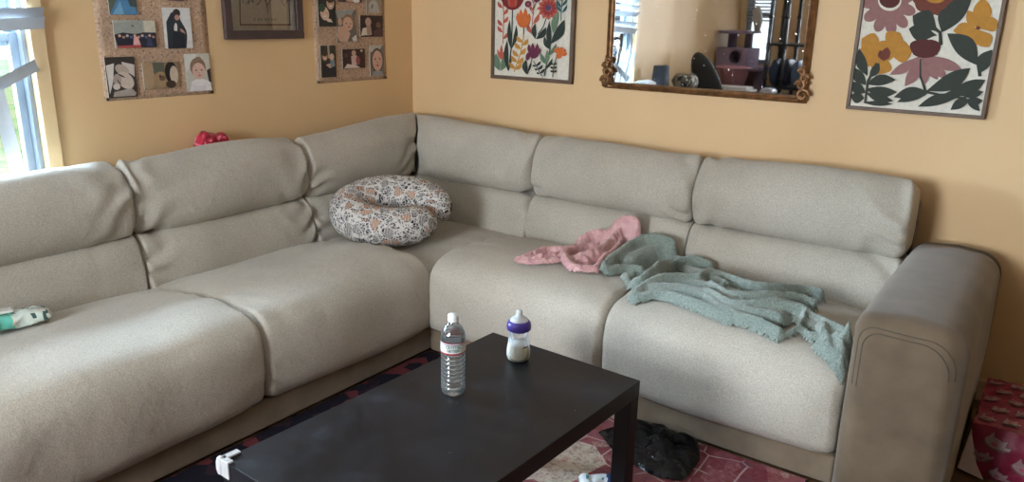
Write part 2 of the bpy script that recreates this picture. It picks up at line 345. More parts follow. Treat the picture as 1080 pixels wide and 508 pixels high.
# ------------------------------------------------------------------ room shell
def wallbox(name, a, b, mt, lab):
    m = MB(); m.box(a, b); o = m.build(name, mt); return struct(settle(o), lab)
T = .14
wallbox('floor', (XW-T, YF-T, -.1), (XR+T, YW+T, 0), M['floor'], 'brown wood plank floor')
wallbox('ceiling', (XW-T, YF-T, ZC), (XR+T, YW+T, ZC+.1), M['ceil'], 'white ceiling')
wallbox('wall_back', (XW-T, YW, 0), (XR+T, YW+T, ZC), M['wall'], 'tan painted back wall')
wallbox('wall_right', (XR, YF, 0), (XR+T, YW, ZC), M['wall'], 'tan painted right wall')
WY0, WY1, WZ0, WZ1 = .62, 1.375, .78, 2.02
def holed(name, axis, plane, t, u0, u1, holes, lab):
    m = MB(); rects = []; c = u0
    for a0, a1, z0, z1 in holes: rects += [(c, a0, 0, ZC), (a0, a1, 0, z0), (a0, a1, z1, ZC)]; c = a1
    rects.append((c, u1, 0, ZC))
    for (p0, p1, q0, q1) in rects:
        if axis == 'x': m.box((plane-t, p0, q0), (plane, p1, q1))
        else: m.box((p0, plane-t, q0), (p1, plane, q1))
    return struct(m.build(name, M['wall']), lab)
holed('wall_left', 'x', XW, T, YF, YW, [(WY0, WY1, WZ0, WZ1)], 'tan painted left wall')
F2 = (-3.12, -2.80, 1.0, 2.05); F3 = (-2.25, -1.1, .85, 2.1)
holed('wall_front', 'y', YF, T, XW-T, XR+T, [F2, F3], 'tan painted front wall')
def window(name, axis, plane, hole, lab):
    a0, a1, z0, z1 = hole
    root = empty(name, (plane, (a0+a1)/2, z0) if axis == 'x' else ((a0+a1)/2, plane, z0)); root['kind'] = 'structure'; root['label'] = lab
    def bx(m, d0, d1, p0, p1, q0, q1):
        if axis == 'x': m.box((plane-d1, p0, q0), (plane-d0, p1, q1))
        else: m.box((p0, plane-d1, q0), (p1, plane-d0, q1))
    tr = MB(); w = .055
    bx(tr, -.018, 0, a0-w, a0, z0-w, z1+w); bx(tr, -.018, 0, a1, a1+w, z0-w, z1+w); bx(tr, -.018, 0, a0, a1, z1, z1+w); bx(tr, -.03, 0, a0-w, a1+w, z0-w, z0)
    P(tr, 'window_trim', M['trim'], root, bevel=.004)
    fr = MB(); g = .018
    bx(fr, .02, .13, a0, a0+g, z0, z1); bx(fr, .02, .13, a1-g, a1, z0, z1); bx(fr, .02, .13, a0+g, a1-g, z0, z0+g); bx(fr, .02, .13, a0+g, a1-g, z1-g, z1)
    P(fr, 'window_frame', M['vinyl'], root, bevel=.003)
    zm = 1.335 if axis == 'x' else (z0+z1)/2
    for nm, d, q0, q1 in (('lower_sash', .05, z0+g, zm+.025), ('upper_sash', .09, zm-.025, z1-g)):
        s = MB(); h = .03
        bx(s, d, d+.03, a0+g, a0+g+h, q0, q1); bx(s, d, d+.03, a1-g-h, a1-g, q0, q1); bx(s, d, d+.03, a0+g+h, a1-g-h, q0, q0+h); bx(s, d, d+.03, a0+g+h, a1-g-h, q1-h, q1)
        so = P(s, nm, M['vinyl'], root, bevel=.003)
        p = MB(); bx(p, d+.012, d+.018, a0+g+h, a1-g-h, q0+h, q1-h)
        po = P(p, 'pane', M['pane'], root); mw = po.matrix_basis.copy(); po.parent = so
    return root
window('window_1', 'x', XW, (WY0, WY1, WZ0, WZ1), 'white sash window in the left wall above the sofa')
window('window_2', 'y', YF, F2, 'narrow white sash window in the front wall')
window('fill_window', 'y', YF, F3, 'wide white sash window added behind the viewer to let in fill light')  # unseen window, added as an opening for the front fill lamp
def base(name, a, b): m = MB(); m.box(a, b); struct(settle(m.build(name, M['trim'], bevel=.004)), 'tan baseboard along the '+name.split('_')[1]+' wall')
base('baseboard_back', (XW+.013, YW-.012, 0), (XR-.013, YW, .09)); base('baseboard_left', (XW, YF+.013, 0), (XW+.012, YW-.013, .09))
base('baseboard_right', (XR-.012, YF+.013, 0), (XR, YW-.013, .09)); base('baseboard_front', (XW+.013, YF, 0), (XR-.013, YF+.012, .09))

# outside: lawn and a hedge line seen over-bright through the window
lm, nt_, b_ = newmat('sunlit_grass'); b_.inputs['Roughness'].default_value = 1
tc = N(nt_, 'ShaderNodeTexCoord'); n_ = N(nt_, 'ShaderNodeTexNoise', Scale=3, Detail=8, Roughness=.7); nt_.links.new(tc.outputs['Object'], n_.inputs['Vector'])
r_ = ramp(nt_, [(.35, lin((92, 124, 66))), (.5, lin((128, 148, 98))), (.65, lin((156, 140, 116)))]); nt_.links.new(n_.outputs['Fac'], r_.inputs['Fac']); nt_.links.new(r_.outputs['Color'], b_.inputs['Base Color'])
m = MB(); m.box((-30, -14, -.5), (XW-.4, 16, -.35)); lawn = settle(m.build('lawn', lm)); tag(lawn, None, None, None, 'structure'); lawn['label'] = 'bright green lawn outside the window'

# ------------------------------------------------------------------ sofa
def resample(pts, n):      # closed Catmull-Rom
    pts = [np.array(p, float) for p in pts]; k = len(pts); out = []
    for i in range(k):
        p0, p1, p2, p3 = pts[i-1], pts[i], pts[(i+1) % k], pts[(i+2) % k]
        for t in np.linspace(0, 1, 14, endpoint=False):
            out.append(.5*((2*p1)+(-p0+p2)*t+(2*p0-5*p1+4*p2-p3)*t*t+(-p0+3*p1-3*p2+p3)*t**3))
    out = np.array(out); d = np.r_[0, np.cumsum(np.linalg.norm(np.diff(np.vstack([out, out[:1]]), axis=0), axis=1))]
    L = d[-1]; s = np.linspace(0, L, n, endpoint=False); full = np.vstack([out, out[:1]])
    return np.c_[np.interp(s, d, full[:, 0]), np.interp(s, d, full[:, 1])]
allv = []; allf = []
def cushion(name, prof, w0, w1, r, place, root, mt, n=72, mid=44, crown=.012, nz=.006, seed=0, end1=None, end0=None, rise=None, wr=.004, ends=(1, 1)):
    pr = resample(prof, n)
    tg = np.roll(pr, -1, 0)-np.roll(pr, 1, 0); tg /= np.linalg.norm(tg, axis=1)[:, None]
    area = .5*np.sum(pr[:, 0]*np.roll(pr[:, 1], -1)-np.roll(pr[:, 0], -1)*pr[:, 1])
    nrm = np.c_[tg[:, 1], -tg[:, 0]]*(1 if area > 0 else -1)
    cen = pr.mean(0)
    secs = []
    for a in np.linspace(0, PI/2, 9)[:-1]: secs.append((r*ends[0]*(1-math.cos(a)), 0, r*ends[0]*(1-math.sin(a))))
    for t in np.linspace(0, 1, mid): secs.append((None, t, 0))
    for a in np.linspace(PI/2, 0, 9)[1:]: secs.append((r*ends[1]*(1-math.cos(a)), 1, r*ends[1]*(1-math.sin(a))))
    vs = []; 
    def emit(w_t, inset, off, endside, scale=1):
        # w_t in 0..1 along the width
        for (d, z), nn in zip(pr, nrm):
            q = np.array((d, z)) - nn*inset
            if scale != 1: q = cen+(q-cen)*scale
            q = q + nn*crown*(1-(2*w_t-1)**4)*(1 if scale == 1 else 0)
            a0 = end0(d) if end0 else w0; a1 = end1(d) if end1 else w1
            if endside == 0: w = a0+off
            elif endside == 1: w = a1-off
            else: w = a0+r*ends[0]+(a1-a0-r*(ends[0]+ends[1]))*w_t
            zz = q[1]+(rise(w_t, q[1]) if rise else 0)
            p = Vector(place(w, q[0], zz))
            k = noise.noise(Vector((w*3.1+seed*7.7, q[0]*4+seed, q[1]*4)))*nz
            # pulled creases fanning out from both ends
            e = min(w_t, 1-w_t); fade = math.exp(-e*9)
            k += wr*fade*math.sin(46*q[0]+38*q[1]+9*noise.noise(Vector((w*5, q[1]*6, seed))))*(1-min(1, inset/r))
            n3 = Vector(place(0, nn[0], nn[1]))-Vector(place(0, 0, 0))
            vs.append(p+n3*k)
    emit(0, r*ends[0], 0, 0, .35); emit(0, r*ends[0], 0, 0, .7)
    for off, t, ins in secs:
        if off is None: emit(t, 0, 0, None)
        else: emit(t, ins, off, t)
    emit(1, r*ends[1], 0, 1, .7); emit(1, r*ends[1], 0, 1, .35)
    ns = len(vs)//n; fs = []
    for i in range(ns-1):
        for k in range(n): fs.append((i*n+k, i*n+(k+1) % n, (i+1)*n+(k+1) % n, (i+1)*n+k))
    fs.append(tuple(range(n-1, -1, -1))); fs.append(tuple((ns-1)*n+k for k in range(n)))
    k0 = len(allv); allv.extend([Vector(v) for v in vs]); allf.extend([[a+k0 for a in f] for f in fs])
    mb = MB(); mb.add(vs, fs); return P(mb, name, mt, root, smooth=True)
PL = lambda w, d, z: (XW+d, w, z)      # left run: width runs along y
PR = lambda w, d, z: (w, YW-d, z)      # back run: width runs along x
sofa = empty('sectional_sofa', (XW+1.0, YW-1.0, 0), 'large L shaped corner sofa in light taupe weave with a grey suede base and arm', 'sofa')
SEAT = [(.30, .14), (.30, .34), (.36, .392), (.55, .432), (.78, .458), (.93, .452), (1.012, .432), (1.056, .388), (1.07, .31), (1.066, .2), (1.045, .135), (.95, .115), (.55, .115)]
LUMB = [(.12, .30), (.12, .54), (.18, .59), (.265, .598), (.318, .56), (.345, .48), (.352, .40), (.34, .33), (.25, .30)]
HEAD = [(.115, .63), (.10, .74), (.125, .845), (.18, .878), (.245, .868), (.305, .80), (.325, .715), (.31, .64), (.26, .602), (.17, .60)]
g = .0015
S0, S1, S2 = .69, 1.54, 2.39     # seams of the left run (y)
X1, X2, X3 = -2.13, -1.28, -.42  # seams of the back run (x)
cushion('seat_cushion', SEAT, S0-.14, S1-g, .036, PL, sofa, M['weave'], seed=1, crown=.014, nz=.012)
cushion('seat_cushion', SEAT, S1+g, S2+.006, .036, PL, sofa, M['weave'], seed=2, crown=.014, nz=.012, ends=(1, .45))
CSEAT = [(.30, .12), (.30, .36), (.36, .392), (.6, .402), (.85, .402), (1.0, .39), (1.03, .34), (1.035, .12), (.7, .115)]
cushion('seat_cushion', CSEAT, X1-.74, X1-g, .04, PR, sofa, M['weave'], seed=3, crown=.008, nz=.008)
cushion('seat_cushion', SEAT, X1-.006, X2-g, .036, PR, sofa, M['weave'], seed=4, crown=.014, nz=.012, ends=(.45, 1))
cushion('seat_cushion', SEAT, X2+g, X3-.005, .036, PR, sofa, M['weave'], seed=5, crown=.014, nz=.012)
endL = lambda d: YW-d-.002
endR = lambda d: XW+d+.002
for nm, prof, r, cr in (('lumbar_cushion', LUMB, .02, .006), ('headrest_cushion', HEAD, .034, .014)):
    rz = (lambda t, z: .04*t**1.5*max(0, (z-.6)/.28)) if nm[0] == 'h' else None
    rz2 = (lambda t, z: .04*(1-t)**1.5*max(0, (z-.6)/.28)) if nm[0] == 'h' else None
    cushion(nm, prof, S0-.14, S1-g, r, PL, sofa, M['weave'], seed=11, crown=cr, nz=.013, wr=.011)
    cushion(nm, prof, S1+g, S2-g, r, PL, sofa, M['weave'], seed=12, crown=cr, nz=.013, wr=.011)
    cushion(nm, prof, S2+g, YW, r, PL, sofa, M['weave'], seed=13, crown=cr, nz=.012, end1=endL, rise=rz, wr=.011, ends=(1, .35))
    cushion(nm, prof, XW, X1-g, r, PR, sofa, M['weave'], seed=14, crown=cr, nz=.012, end0=endR, rise=rz2, wr=.011, ends=(.35, 1))
    cushion(nm, prof, X1+g, X2-g, r, PR, sofa, M['weave'], seed=15, crown=cr, nz=.013, wr=.011)
    cushion(nm, prof, X2+g, X3-g, r, PR, sofa, M['weave'], seed=16, crown=cr, nz=.013, wr=.011)
# suede base panels and back shells
m = MB(); m.box((XW+.1, S0-.13, .012), (XW+1.03, YW-.1, .118)); P(m, 'base_panel', M['suede_low'], sofa, bevel=.012)['label'] = 'grey brown suede base panel'
m = MB(); m.box((XW+1.032, YW-1.03, .012), (X3-.004, YW-.1, .118)); P(m, 'base_panel', M['suede_low'], sofa, bevel=.012)['label'] = 'grey brown suede base panel'
m = MB(); m.box((XW+.03, S0-.13, .02), (XW+.095, YW-.1, .79)); P(m, 'back_shell', M['suede'], sofa, bevel=.015)
m = MB(); m.box((XW+.1, YW-.095, .02), (X3-.004, YW-.03, .79)); P(m, 'back_shell', M['suede'], sofa, bevel=.015)
# suede arm: a fat rounded slab along y, sculpted from rounded cross-sections
def arm():
    mb = MB(); x0, x1, yf, yr = X3+.004, -.112, 2.325, 3.38
    def sec(y, ins, top):
        pts = []
        a0, a1, zt = x0+ins, x1-ins, top-ins
        rl, rr = .055, .085
        pts += [(a0, .02+ins), (a0-.004, .25), (a0, zt-rl)]
        pts += [(a0+rl*(1-math.cos(a)), zt-rl+rl*math.sin(a)) for a in np.linspace(.2, PI/2, 7)]
        mid = (a0+a1)/2; pts.append((mid, zt+.008))
        pts += [(a1-rr*(1-math.sin(a)), zt-rr+rr*math.cos(a)) for a in np.linspace(0, PI/2-.15, 8)]
        pts += [(a1, zt-rr), (a1+.004, .3), (a1, .02+ins), (mid, .02+ins)]
        return [(px, y, pz) for px, pz in pts]
    rings = []
    R = .06
    for a in np.linspace(0, PI/2, 8): rings.append(sec(yf+R*(1-math.sin(a)), R*(1-math.cos(a)), .648))
    rings = rings[::-1]
    for t in np.linspace(0, 1, 24)[1:-1]: rings.append(sec(yf+R+(yr-yf-2*R)*t, 0, .648+.006*math.sin(t*PI)))
    for a in np.linspace(PI/2, 0, 8): rings.append(sec(yr-R*(1-math.sin(a)), R*(1-math.cos(a)), .648))
    rings = [r for r in rings]
    # order front: inset big at the face
    n = len(rings[0]); vs = [v for r in rings for v in r]; fs = []
    for i in range(len(rings)-1):
        for k in range(n): fs.append((i*n+k, i*n+(k+1) % n, (i+1)*n+(k+1) % n, (i+1)*n+k))
    fs.append(tuple(range(n-1, -1, -1))); fs.append(tuple((len(rings)-1)*n+k for k in range(n)))
    out = []
    for v in vs:
        v = Vector(v); k = noise.noise(v*5)*.006
        out.append(v+Vector((k, k, k)))
    k0 = len(allv); allv.extend(out); allf.extend([[a+k0 for a in f] for f in fs])
    mb.add(out, fs); o = P(mb, 'armrest', M['suede'], sofa, smooth=True); o['label'] = 'grey brown suede armrest'
    sm = MB()   # twin seam lines arching over the front panel
    for dd in (.0, .014):
        pts = []
        xa, xb, zt = x0+.02+dd, x1-.024-dd, .612-dd
        path = [(xa, .42), (xa, zt-.05)] + [(xa+.045*(1-math.cos(a)), zt-.05+.05*math.sin(a)) for a in np.linspace(.2, PI/2, 6)] + [(xb-.08, zt-.004)] + [(xb-.08+.08*math.sin(a), zt-.094+.09*math.cos(a)) for a in np.linspace(.2, PI/2, 6)] + [(xb, .50)]
        bv = BVHTree.FromPolygons(out, fs)
        dense = []
        for (ax, az), (bx_, bz) in zip(path[:-1], path[1:]):
            for t in np.linspace(0, 1, 8, endpoint=False): dense.append((ax+(bx_-ax)*t, az+(bz-az)*t))
        for px, pz in dense:
            h = bv.ray_cast(Vector((px, 1.5, pz)), Vector((0, 1, 0)))[0]
            if h: pts.append(h+Vector((0, .0005, 0)))
        sm.tube(pts, .0019, 6)
    s = P(sm, 'seam', M['suede_seam'], sofa, smooth=True); s['label'] = 'dark double stitched seam'
    s.parent = o
arm()
sofa_bvh = BVHTree.FromPolygons(allv, allf)
def seat_z(x, y, top=1.2):
    h = sofa_bvh.ray_cast(Vector((x, y, top)), Vector((0, 0, -1)))
    return h[0].z if h[0] else .0

# ------------------------------------------------------------------ rug
def rug():
    mb = MB(); x0, x1, y0, y1 = -2.155, -.5, -.3, 2.414; nx, ny = 40, 60
    vs = []; fs = []
    for j in range(ny+1):
        for i in range(nx+1):
            x = x0+(x1-x0)*i/nx; y = y0+(y1-y0)*j/ny
            vs.append((x, y, .009+.0015*noise.noise(Vector((x*6, y*6, 0)))))
    for j in range(ny):
        for i in range(nx):
            a = j*(nx+1)+i; fs.append((a, a+1, a+nx+2, a+nx+1))
    k = len(vs)
    ring = [i for i in range(nx+1)] + [(j)*(nx+1)+nx for j in range(1, ny+1)] + [ny*(nx+1)+i for i in range(nx-1, -1, -1)] + [j*(nx+1) for j in range(ny-1, 0, -1)]
    for a in ring: vs.append((vs[a][0], vs[a][1], .0005))
    for i in range(len(ring)): fs.append((ring[i], k+i, k+(i+1) % len(ring), ring[(i+1) % len(ring)]))
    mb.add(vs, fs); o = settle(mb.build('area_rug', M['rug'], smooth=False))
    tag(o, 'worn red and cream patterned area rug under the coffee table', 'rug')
rug()

# ------------------------------------------------------------------ coffee table
TA, TB, TCn = onz(520, 350, .45), onz(675.5, 401, .45), onz(223, 481.5, .45)
ux = (TB-TA).normalized(); uy = Vector((-ux.y, ux.x, 0)); TL = 1.005; TWd = (TB-TA).length
tz = math.atan2(ux.y, ux.x)
tbl = empty('coffee_table', (*(TA+ux*TWd/2-uy*TL/2).xy, .0), 'low rectangular black coffee table with square legs and a dusty top', 'table', rz=tz)
def tlocal(mb, name, mt, root, **kw): o = mb.build(name, mt, None, **kw); o.parent = root; return o
m = MB(); m.box((-TWd/2, -TL/2, .40), (TWd/2, TL/2, .45)); tlocal(m, 'tabletop', M['table'], tbl, bevel=.0022)
for sx in (-1, 1):
    for sy in (-1, 1):
        m = MB(); cx, cy = sx*(TWd/2-.026), sy*(TL/2-.026); m.box((cx-.025, cy-.025, .0112), (cx+.025, cy+.025, .3995)); tlocal(m, 'leg', M['table_leg'], tbl, bevel=.0022)
# crumbs lying on the table top (tiny scraps of tissue)
# corner guard
gp = TA - uy*TL
cg = empty('corner_guard', (gp.x, gp.y, .40), 'clear plastic corner guard stuck on the coffee table corner', 'corner guard', rz=tz)
m = MB()
def gbox(a, b): m.box(a, b)
gbox((-.004, -.004, .0505), (.034, .012, .057)); gbox((-.004, .0, .0505), (.012, .046, .057)); gbox((-.006, -.006, .012), (-.0005, .046, .0575)); gbox((-.006, -.006, .012), (.034, -.0005, .0575))
m.lathe([(0, .0), (.009, .004), (.0115, .018), (.011, .036), (.008, .046), (0, .05)], (-.001, -.001, .012), 16)
tlocal(m, 'guard_body', M['guard'], cg, bevel=.0025)

# ------------------------------------------------------------------ bottles
def water_bottle():
    c = onz(478, 413.5, .45); c.z = .4505
    root = empty('water_bottle', c, 'clear plastic water bottle with white cap and green lettered label on the coffee table', 'bottle', rz=0)
    prof = [(0, .003), (.018, .001), (.027, .002), (.0305, .008), (.0315, .016)]
    z = .018
    for i in range(8):
        prof += [(.0318, z), (.0322, z+.004), (.0318, z+.008), (.0296, z+.0105)]; z += .0125
    prof += [(.0322, z+.002), (.0322, z+.005), (.0312, z+.007), (.0312, z+.044), (.0322, z+.046), (.0322, z+.05), (.0306, z+.062), (.0255, z+.076), (.018, z+.086), (.0128, z+.092), (.0125, z+.098)]
    zt = z+.098
    m = MB(); m.lathe(prof, n=48); m.v = [Vector((v.x*1.05, v.y*1.05, v.z)) for v in m.v]; tlocal(m, 'bottle_body', M['pet'], root, smooth=True)
    wp = [(max(0, r-.0012), zz+.0012) for r, zz in prof if zz < zt-.02]; wp = [(0, .0045)]+wp[1:]+[(0, wp[-1][1])]
    m = MB(); m.lathe(wp, n=48); tlocal(m, 'water', M['water'], root, smooth=True)
    lb = MB(); z0 = z+.008; R = .0342
    for a, b, mt in ((0, .003, flat((150, 40, 60))), (.003, .0055, flat((230, 230, 232))), (.0055, .0075, flat((70, 60, 110))), (.0075, .027, flat((226, 231, 230))), (.027, .030, flat((232, 232, 232))), (.030, .0345, flat((158, 36, 52)))):
        lb.lathe([(R, z0+a), (R, z0+b)], n=48, mt=mt)
    # label top edge sits higher: red / blue line on top, red band at the bottom
    for i, f in enumerate(lb.f): pass
    lb.v = [Vector((v.x, v.y, 2*z0+.0345-v.z)) for v in lb.v]
    lo = tlocal(lb, 'label', None, root, smooth=True); lo['label'] = 'white label with red bands'
    # lettering wrapped on the label
    ang = math.atan2(-c.y, -c.x)
    def curved(txt, size, zc, mt, a0):
        cu = bpy.data.curves.new('lettering', 'FONT'); cu.body = txt; cu.size = size; cu.align_x = 'CENTER'; cu.resolution_u = 2; cu.offset = size*.035
        ob = bpy.data.objects.new('lettering', cu); col.objects.link(ob); dg = bpy.context.evaluated_depsgraph_get()
        me = bpy.data.meshes.new_from_object(ob.evaluated_get(dg)); bpy.data.objects.remove(ob)
        bm = bmesh.new(); bm.from_mesh(me); bmesh.ops.subdivide_edges(bm, edges=[e for e in bm.edges if e.calc_length() > .003], cuts=2); bmesh.ops.triangulate(bm, faces=bm.faces)
        vs = []
        for v in bm.verts:
            a = a0+v.co.x/R; vs.append((math.cos(a)*(R+.0003), math.sin(a)*(R+.0003), zc+v.co.y))
        fs = [[v.index for v in f.verts] for f in bm.faces]; bm.free()
        q = MB(); q.add(vs, fs, mt); o = tlocal(q, 'lettering', None, root); o.parent = lo; return o
    curved('CRYSTAL', .0105, z0+.0185, flat((24, 92, 72)), ang); curved('GEYSER', .0105, z0+.009, flat((24, 92, 72)), ang)
    m = MB(); cz = zt+.0
    m.lathe([(.0142, cz-.003), (.0148, cz), (.0148, cz+.002), (.0142, cz+.0025), (.0146, cz+.004), (.0146, cz+.013), (.0136, cz+.015), (0, cz+.0152)], n=36); tlocal(m, 'cap', M['capwhite'], root, smooth=True)
    return cz
water_bottle()
def baby_bottle():
    c = onz(546.5, 379, .45); c.z = .4505
    root = empty('baby_bottle', c, 'baby bottle half full of milk with purple collar on the coffee table', 'baby bottle')
    body = [(0, .004), (.025, .001), (.0325, .006), (.0355, .016), (.0362, .03), (.0345, .045), (.0318, .06), (.0312, .078), (.0322, .092), (.031, .1), (.029, .104)]
    m = MB(); m.lathe(body, n=44); tlocal(m, 'bottle_body', M['clearpl'], root, smooth=True)
    mk = [(0, .006)]+[(r-.0022, z+.0015) for r, z in body[1:7] if z < .047]+[(.0312, .0535), (.0308, .055), (0, .055)]
    m = MB(); m.lathe(mk, n=44); tlocal(m, 'milk', M['milk'], root, smooth=True)
    m = MB(); m.lathe([(.0325, .098), (.0365, .101), (.0375, .108), (.037, .116), (.035, .123), (.0315, .127), (.026, .1285), (.022, .1285)], n=44); tlocal(m, 'collar', M['purple'], root, smooth=True)
    m = MB(); m.lathe([(.0275, .1275), (.0265, .133), (.021, .138), (.013, .142), (.0098, .146), (.0092, .152), (.0098, .157), (.008, .1605), (0, .162)], n=32); tlocal(m, 'nipple', M['silicone'], root, smooth=True)
    a0 = math.atan2(-c.y, -c.x); mk = MB()
    for k in range(5):
        a = a0+.45+k*.11; R = .0353; q = []
        for da, dz in ((-.04, 0), (.04, 0), (.04, .0042), (-.04, .0042)): q.append((math.cos(a+da)*R, math.sin(a+da)*R, .050+dz))
        mk.add(q, [(0, 1, 2, 3)], flat((30, 30, 40)))
    tlocal(mk, 'brand_mark', None, root)['label'] = 'small black printed mark'
baby_bottle()

# ------------------------------------------------------------------ cloths: sheets heaped into traced folds
def cloth(name, ridges, mt, res=.006, dn=.003, dscale=90, smooth_it=2, fill=None, zlift=.005, top=.62, ymax=None):
    R = []
    for pts, w, h in ridges:
        pts = [Vector(p).xy if not isinstance(p, Vector) else p.xy for p in pts]
        hs = [v*1.18 for v in (h if isinstance(h, (list, tuple)) else [h]*len(pts))]; ws = w if isinstance(w, (list, tuple)) else [w]*len(pts)
        # smooth the polyline
        q = [(p.x, p.y, ww, hh) for p, ww, hh in zip(pts, ws, hs)]
        for _ in range(2):
            n = [q[0]]
            for a, b in zip(q[:-1], q[1:]): n += [tuple(.75*x+.25*y for x, y in zip(a, b)), tuple(.25*x+.75*y for x, y in zip(a, b))]
            q = n+[q[-1]]
        R.append(np.array(q))
    xs = np.concatenate([r[:, 0] for r in R]); ys = np.concatenate([r[:, 1] for r in R]); mw = max(r[:, 2].max() for r in R)
    gx = np.arange(xs.min()-mw, xs.max()+mw, res); gy = np.arange(ys.min()-mw, ys.max()+mw, res)
    GX, GY = np.meshgrid(gx, gy); Hh = np.zeros_like(GX); SD = np.full(GX.shape, -9.)
    for q in R:
        for a, b in zip(q[:-1], q[1:]):
            d = b[:2]-a[:2]; L2 = max(d@d, 1e-9)
            t = np.clip(((GX-a[0])*d[0]+(GY-a[1])*d[1])/L2, 0, 1)
            dist = np.hypot(GX-a[0]-t*d[0], GY-a[1]-t*d[1]); w = a[2]+t*(b[2]-a[2]); h = a[3]+t*(b[3]-a[3])
            Hh = np.maximum(Hh, h*np.clip(1-(dist/w)**2, 0, 1)**.6); SD = np.maximum(SD, w-dist)
    mask = SD > .0005; GyS, GxS = np.gradient(SD, res)
    if ymax is not None: mask &= GY < ymax
    idx = -np.ones(GX.shape, int); vs = []
    zb = np.zeros_like(GX)
    for j, i in zip(*np.nonzero(mask)): zb[j, i] = seat_z(GX[j, i], GY[j, i], top)
    mask &= (zb > .36) & (zb < .53) & (GX < X3-.012) & (GY < 3.085)
    Z = np.where(mask, zb+Hh, np.nan)
    for _ in range(smooth_it):
        S = np.zeros_like(Z); C = np.zeros_like(Z)
        for dj in (-1, 0, 1):
            for di in (-1, 0, 1):
                sh = np.roll(np.roll(Z, dj, 0), di, 1); ok = ~np.isnan(sh); S[ok] += sh[ok]; C[ok] += 1
        Z = np.where(mask, S/np.maximum(C, 1), np.nan)
    edge = mask & ~(np.roll(mask, 1, 0) & np.roll(mask, -1, 0) & np.roll(mask, 1, 1) & np.roll(mask, -1, 1))
    inn = mask & ~edge
    ring = inn & (np.roll(edge, 1, 0) | np.roll(edge, -1, 0) | np.roll(edge, 1, 1) | np.roll(edge, -1, 1) | np.roll(np.roll(edge, 1, 0), 1, 1) | np.roll(np.roll(edge, 1, 0), -1, 1) | np.roll(np.roll(edge, -1, 0), 1, 1) | np.roll(np.roll(edge, -1, 0), -1, 1))
    Z = np.where(ring, zb+.72*(Z-zb), Z)
    for j, i in zip(*np.nonzero(mask)):
        x, y = GX[j, i], GY[j, i]; p = Vector((x*dscale, y*dscale, 0))
        z = zb[j, i]+zlift if edge[j, i] else max(Z[j, i]+dn*noise.noise(p)+dn*.6*noise.noise(p*2.3), zb[j, i]+zlift)
        jx = dn*.5*noise.noise(p+Vector((9, 3, 1))); jy = dn*.5*noise.noise(p+Vector((2, 8, 5)))
        if edge[j, i]:      # pull the rim onto the true outline
            gx_, gy_ = GxS[j, i], GyS[j, i]; gl = max(math.hypot(gx_, gy_), .3); st = min(max(SD[j, i], 0), 1.6*res)
            jx, jy = -gx_/gl*st, -gy_/gl*st
        idx[j, i] = len(vs); vs.append((x+jx, y+jy, z))
    fs = []
    for j in range(GX.shape[0]-1):
        for i in range(GX.shape[1]-1):
            a, b, c, d = idx[j, i], idx[j, i+1], idx[j+1, i+1], idx[j+1, i]
            if min(a, b, c, d) >= 0: fs.append((a, b, c, d))
    mb = MB(); mb.add(vs, fs); o = settle(mb.build(name, mt, smooth=True)); sm = o.modifiers.new('soften', 'SMOOTH'); sm.factor = .5; sm.iterations = 2; return o
def TR(px, py, H):
    """follow the view ray down to where a fold of height H over the seat would be met; folds against the backrest stop at it"""
    d = ray(px, py).normalized(); t = 1.5
    while t < 6:
        p = EYE+d*t
        if p.y > 3.035: return (p.x, p.y, max(.03, p.z-seat_z(p.x, p.y, .6)))
        if p.z-H <= seat_z(p.x, p.y, .6): return (p.x, p.y, H)
        t += .004
    return (p.x, p.y, H)
def fold(w, *pp):
    q = [TR(*p) for p in pp]; return ([Vector((a, b, 0)) for a, b, c in q], w, [c for a, b, c in q])
